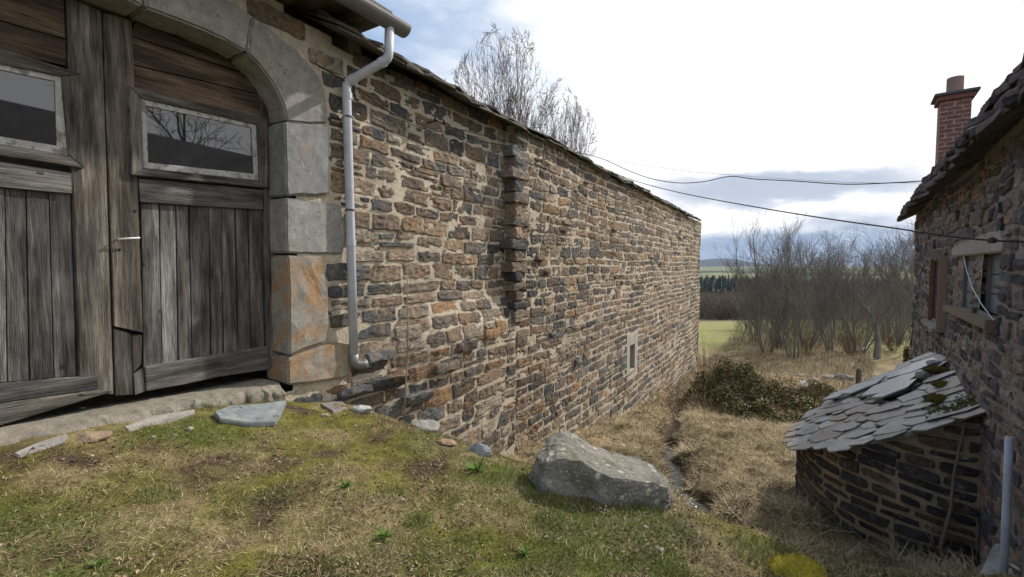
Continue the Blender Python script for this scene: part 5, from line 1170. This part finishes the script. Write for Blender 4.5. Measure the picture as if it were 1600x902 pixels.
# standing pipe, slate and lath by the house
p=at(1571,884,3.58); q_=at(1577,683,3.6); mb=MB(); mb.tube([p-[0,0,.9],q_],.026,14,(.3,.3,.32)); e_=tag(mb.build('vertical_pipe',M['pvc'],None,smooth=True),'grey upright pipe beside the oven against the house wall','pipe')
p_=[at(x,y,Y_) for x,y,Y_ in ((1528,898,3.7),(1552,850,3.98),(1582,844,3.92),(1592,900,3.6))]; mb=MB(); mb.hexa(p_+[x+np.array([-.02,-.035,.02]) for x in p_],(.3,.31,.3)); tag(mb.build('leaning_slate',M['slate'],None,bevel=.005,rough=.006),'pale slate slab leaning at the foot of the upright pipe','slate')
p_=[at(1574,880,3.6),at(1604,896,3.45)]; mb=MB(); mb.tube(p_,.017,4,(.5,.48,.42)); tag(mb.build('wooden_lath',M['shutter'],None),'pale wooden lath end at the lower right corner','lath')
def stem(name,pts,Yd,r0,r1,label,twigs=(),cat='stem',col=(.2,.16,.12)):
    P_=[at(x,y,Yd if np.isscalar(Yd) else Yd[i]) for i,(x,y) in enumerate(pts)]; mb=MB(); mb.tube(P_,list(np.linspace(r0,r1,len(P_))),6,col); o=tag(mb.build(name,M['bark'],None,smooth=True),label,cat)
    for tw in twigs:
        mb=MB(); T_=[at(x,y,(Yd if np.isscalar(Yd) else Yd[0])) for x,y in tw]; mb.tube(T_,list(np.linspace(r1*1.3,r1*.4,len(T_))),5,col); mb.build('twig',M['bark'],o,smooth=True)
    return o
Ys=wallY(636,.42)
stem('sapling',[(631,650),(634,600),(637,560),(638,520),(636,470),(637,415)],Ys,.014,.005,'thin leafless sapling standing against the wall right of the downpipe',[[(638,540),(620,528),(600,520),(588,512)],[(637,550),(650,540),(665,532),(678,522)],[(636,560),(652,556),(672,548)],[(637,535),(620,515),(604,502),(596,490)],[(638,548),(644,530),(650,512)]],'sapling',(.26,.22,.16))
stem('dead_stem',[(1464,896),(1472,846),(1486,795),(1490,745),(1499,700),(1508,660)],4.55,.022,.01,'crooked dead stem rising in front of the oven wall',[[(1468,868),(1446,830),(1458,822)],[(1515,860),(1496,842),(1478,830),(1458,820)],[(1534,870),(1528,830),(1518,800)]],'dead stem')
stem('bramble_cane',[(1372,873),(1355,848),(1335,832),(1300,828),(1275,838)],4.5,.007,.003,'dry arching cane in front of the oven foot',[],'cane',(.32,.24,.14))
stem('bramble_cane',[(1140,860),(1132,800),(1150,770),(1158,740)],5.2,.006,.002,'thin dry cane standing beside the trickle of water',[],'cane',(.4,.32,.2))
# white bird in the meadow
p=G(1352,553); k=p[1]/F*1.0; s=16*k
def bird(p,s):
    e=empty('white_bird',p,'white heron-like bird standing in the meadow before the copse','bird')
    me=bpy.data.meshes.new('body'); bm=bmesh.new()
    pts=[(-.32,0,.36),(-.1,0,.46),(.1,0,.5),(.2,0,.6),(.16,0,.75),(.24,0,.88),(.3,0,.93),(.48,0,.9)]; rd=[.02,.1,.1,.05,.035,.035,.05,.008]
    vs=[bm.verts.new((x*s,y*s,z*s)) for x,y,z in pts]; [bm.edges.new((a,b)) for a,b in zip(vs,vs[1:])]; bm.to_mesh(me); bm.free()
    o=bpy.data.objects.new('body',me); C.objects.link(o); o.parent=e; me.materials.append(M['white'])
    sk=o.modifiers.new('s','SKIN'); 
    for v_,r in zip(me.skin_vertices[0].data,rd): v_.radius=(r*s,r*s)
    o.modifiers.new('b','SUBSURF').levels=1
    for sy in (-.04,.04):
        mb=MB(); b=np.array(p); mb.tube([b+np.array([.02,sy,.42])*s,b+np.array([-.01,sy,.2])*s,b+np.array([.02,sy,0])*s,b+np.array([.1,sy,0])*s],.012*s,5,(.1,.1,.08)); mb.build('leg',M['bark'],e)
    return e
bird(p,s*1.15)
# old wall remains, post and scrap beyond the ivy
for px0,px1,py,h,lb in ((1262,1284,598,9,'left stone of the ruined low wall beyond the oven'),(1284,1312,594,9,'middle slab of the ruined low wall beyond the oven'),(1310,1338,594,12,'right slab of the ruined low wall beside the short post'),(1244,1262,590,7,'small stone left of the ruined low wall')):
    rockpx('stone',px0,px1,py,h,(.2,.19,.17),lb,group='remains of a low wall behind the ivy mound',seed=px0,sink=.2)
p=G(1341,602); k=p[1]/F; mb=MB(); mb.tube([p-[0,0,.1],p+[0,0,24*k],p+[0,0,27*k]],[4*k,3.6*k,2*k],8,(.1,.095,.07)); tag(mb.build('fence_post',M['dry_stone'],None),'short dark mossy post behind the oven roof','post')
p=at(1258,603,float(G(1258,608)[1])); k=p[1]/F; mb=MB(); mb.hexa([p+np.array(a)*k for a in ((-7,0,4),(-4,0,-4),(7,2,-4),(4,2,4),(-7,2,7),(-4,2,-1),(7,4,0),(4,4,8))],(.7,.7,.7)); tag(mb.build('plastic_scrap',M['plastic'],None,bevel=.005),'white plastic scrap lying on the ivy','scrap')
p=G(1470,892)
# ================================================================ AIR
hz=bpy.data.meshes.new('haze'); bm=bmesh.new(); bmesh.ops.create_cube(bm,size=1); bm.to_mesh(hz); bm.free(); ho=bpy.data.objects.new('haze',hz); C.objects.link(ho)
zlo=float(Z.min())-60; zhi=220.; ho.scale=(12600,8200,zhi-zlo); ho.location=(1000,3600,(zhi+zlo)/2)
m=bpy.data.materials.new('air'); m.use_nodes=True; t=NT(m.node_tree); t.n.clear(); o_=t.node('ShaderNodeOutputMaterial'); v_=t.node('ShaderNodeVolumePrincipled',{'Density':.00004,'Anisotropy':.2}); v_.inputs['Color'].default_value=(.72,.84,1,1); t.l.new(v_.outputs[0],o_.inputs['Volume']); hz.materials.append(m)
tag(ho,'thin pale blue haze over the far fields','haze',kind='stuff')
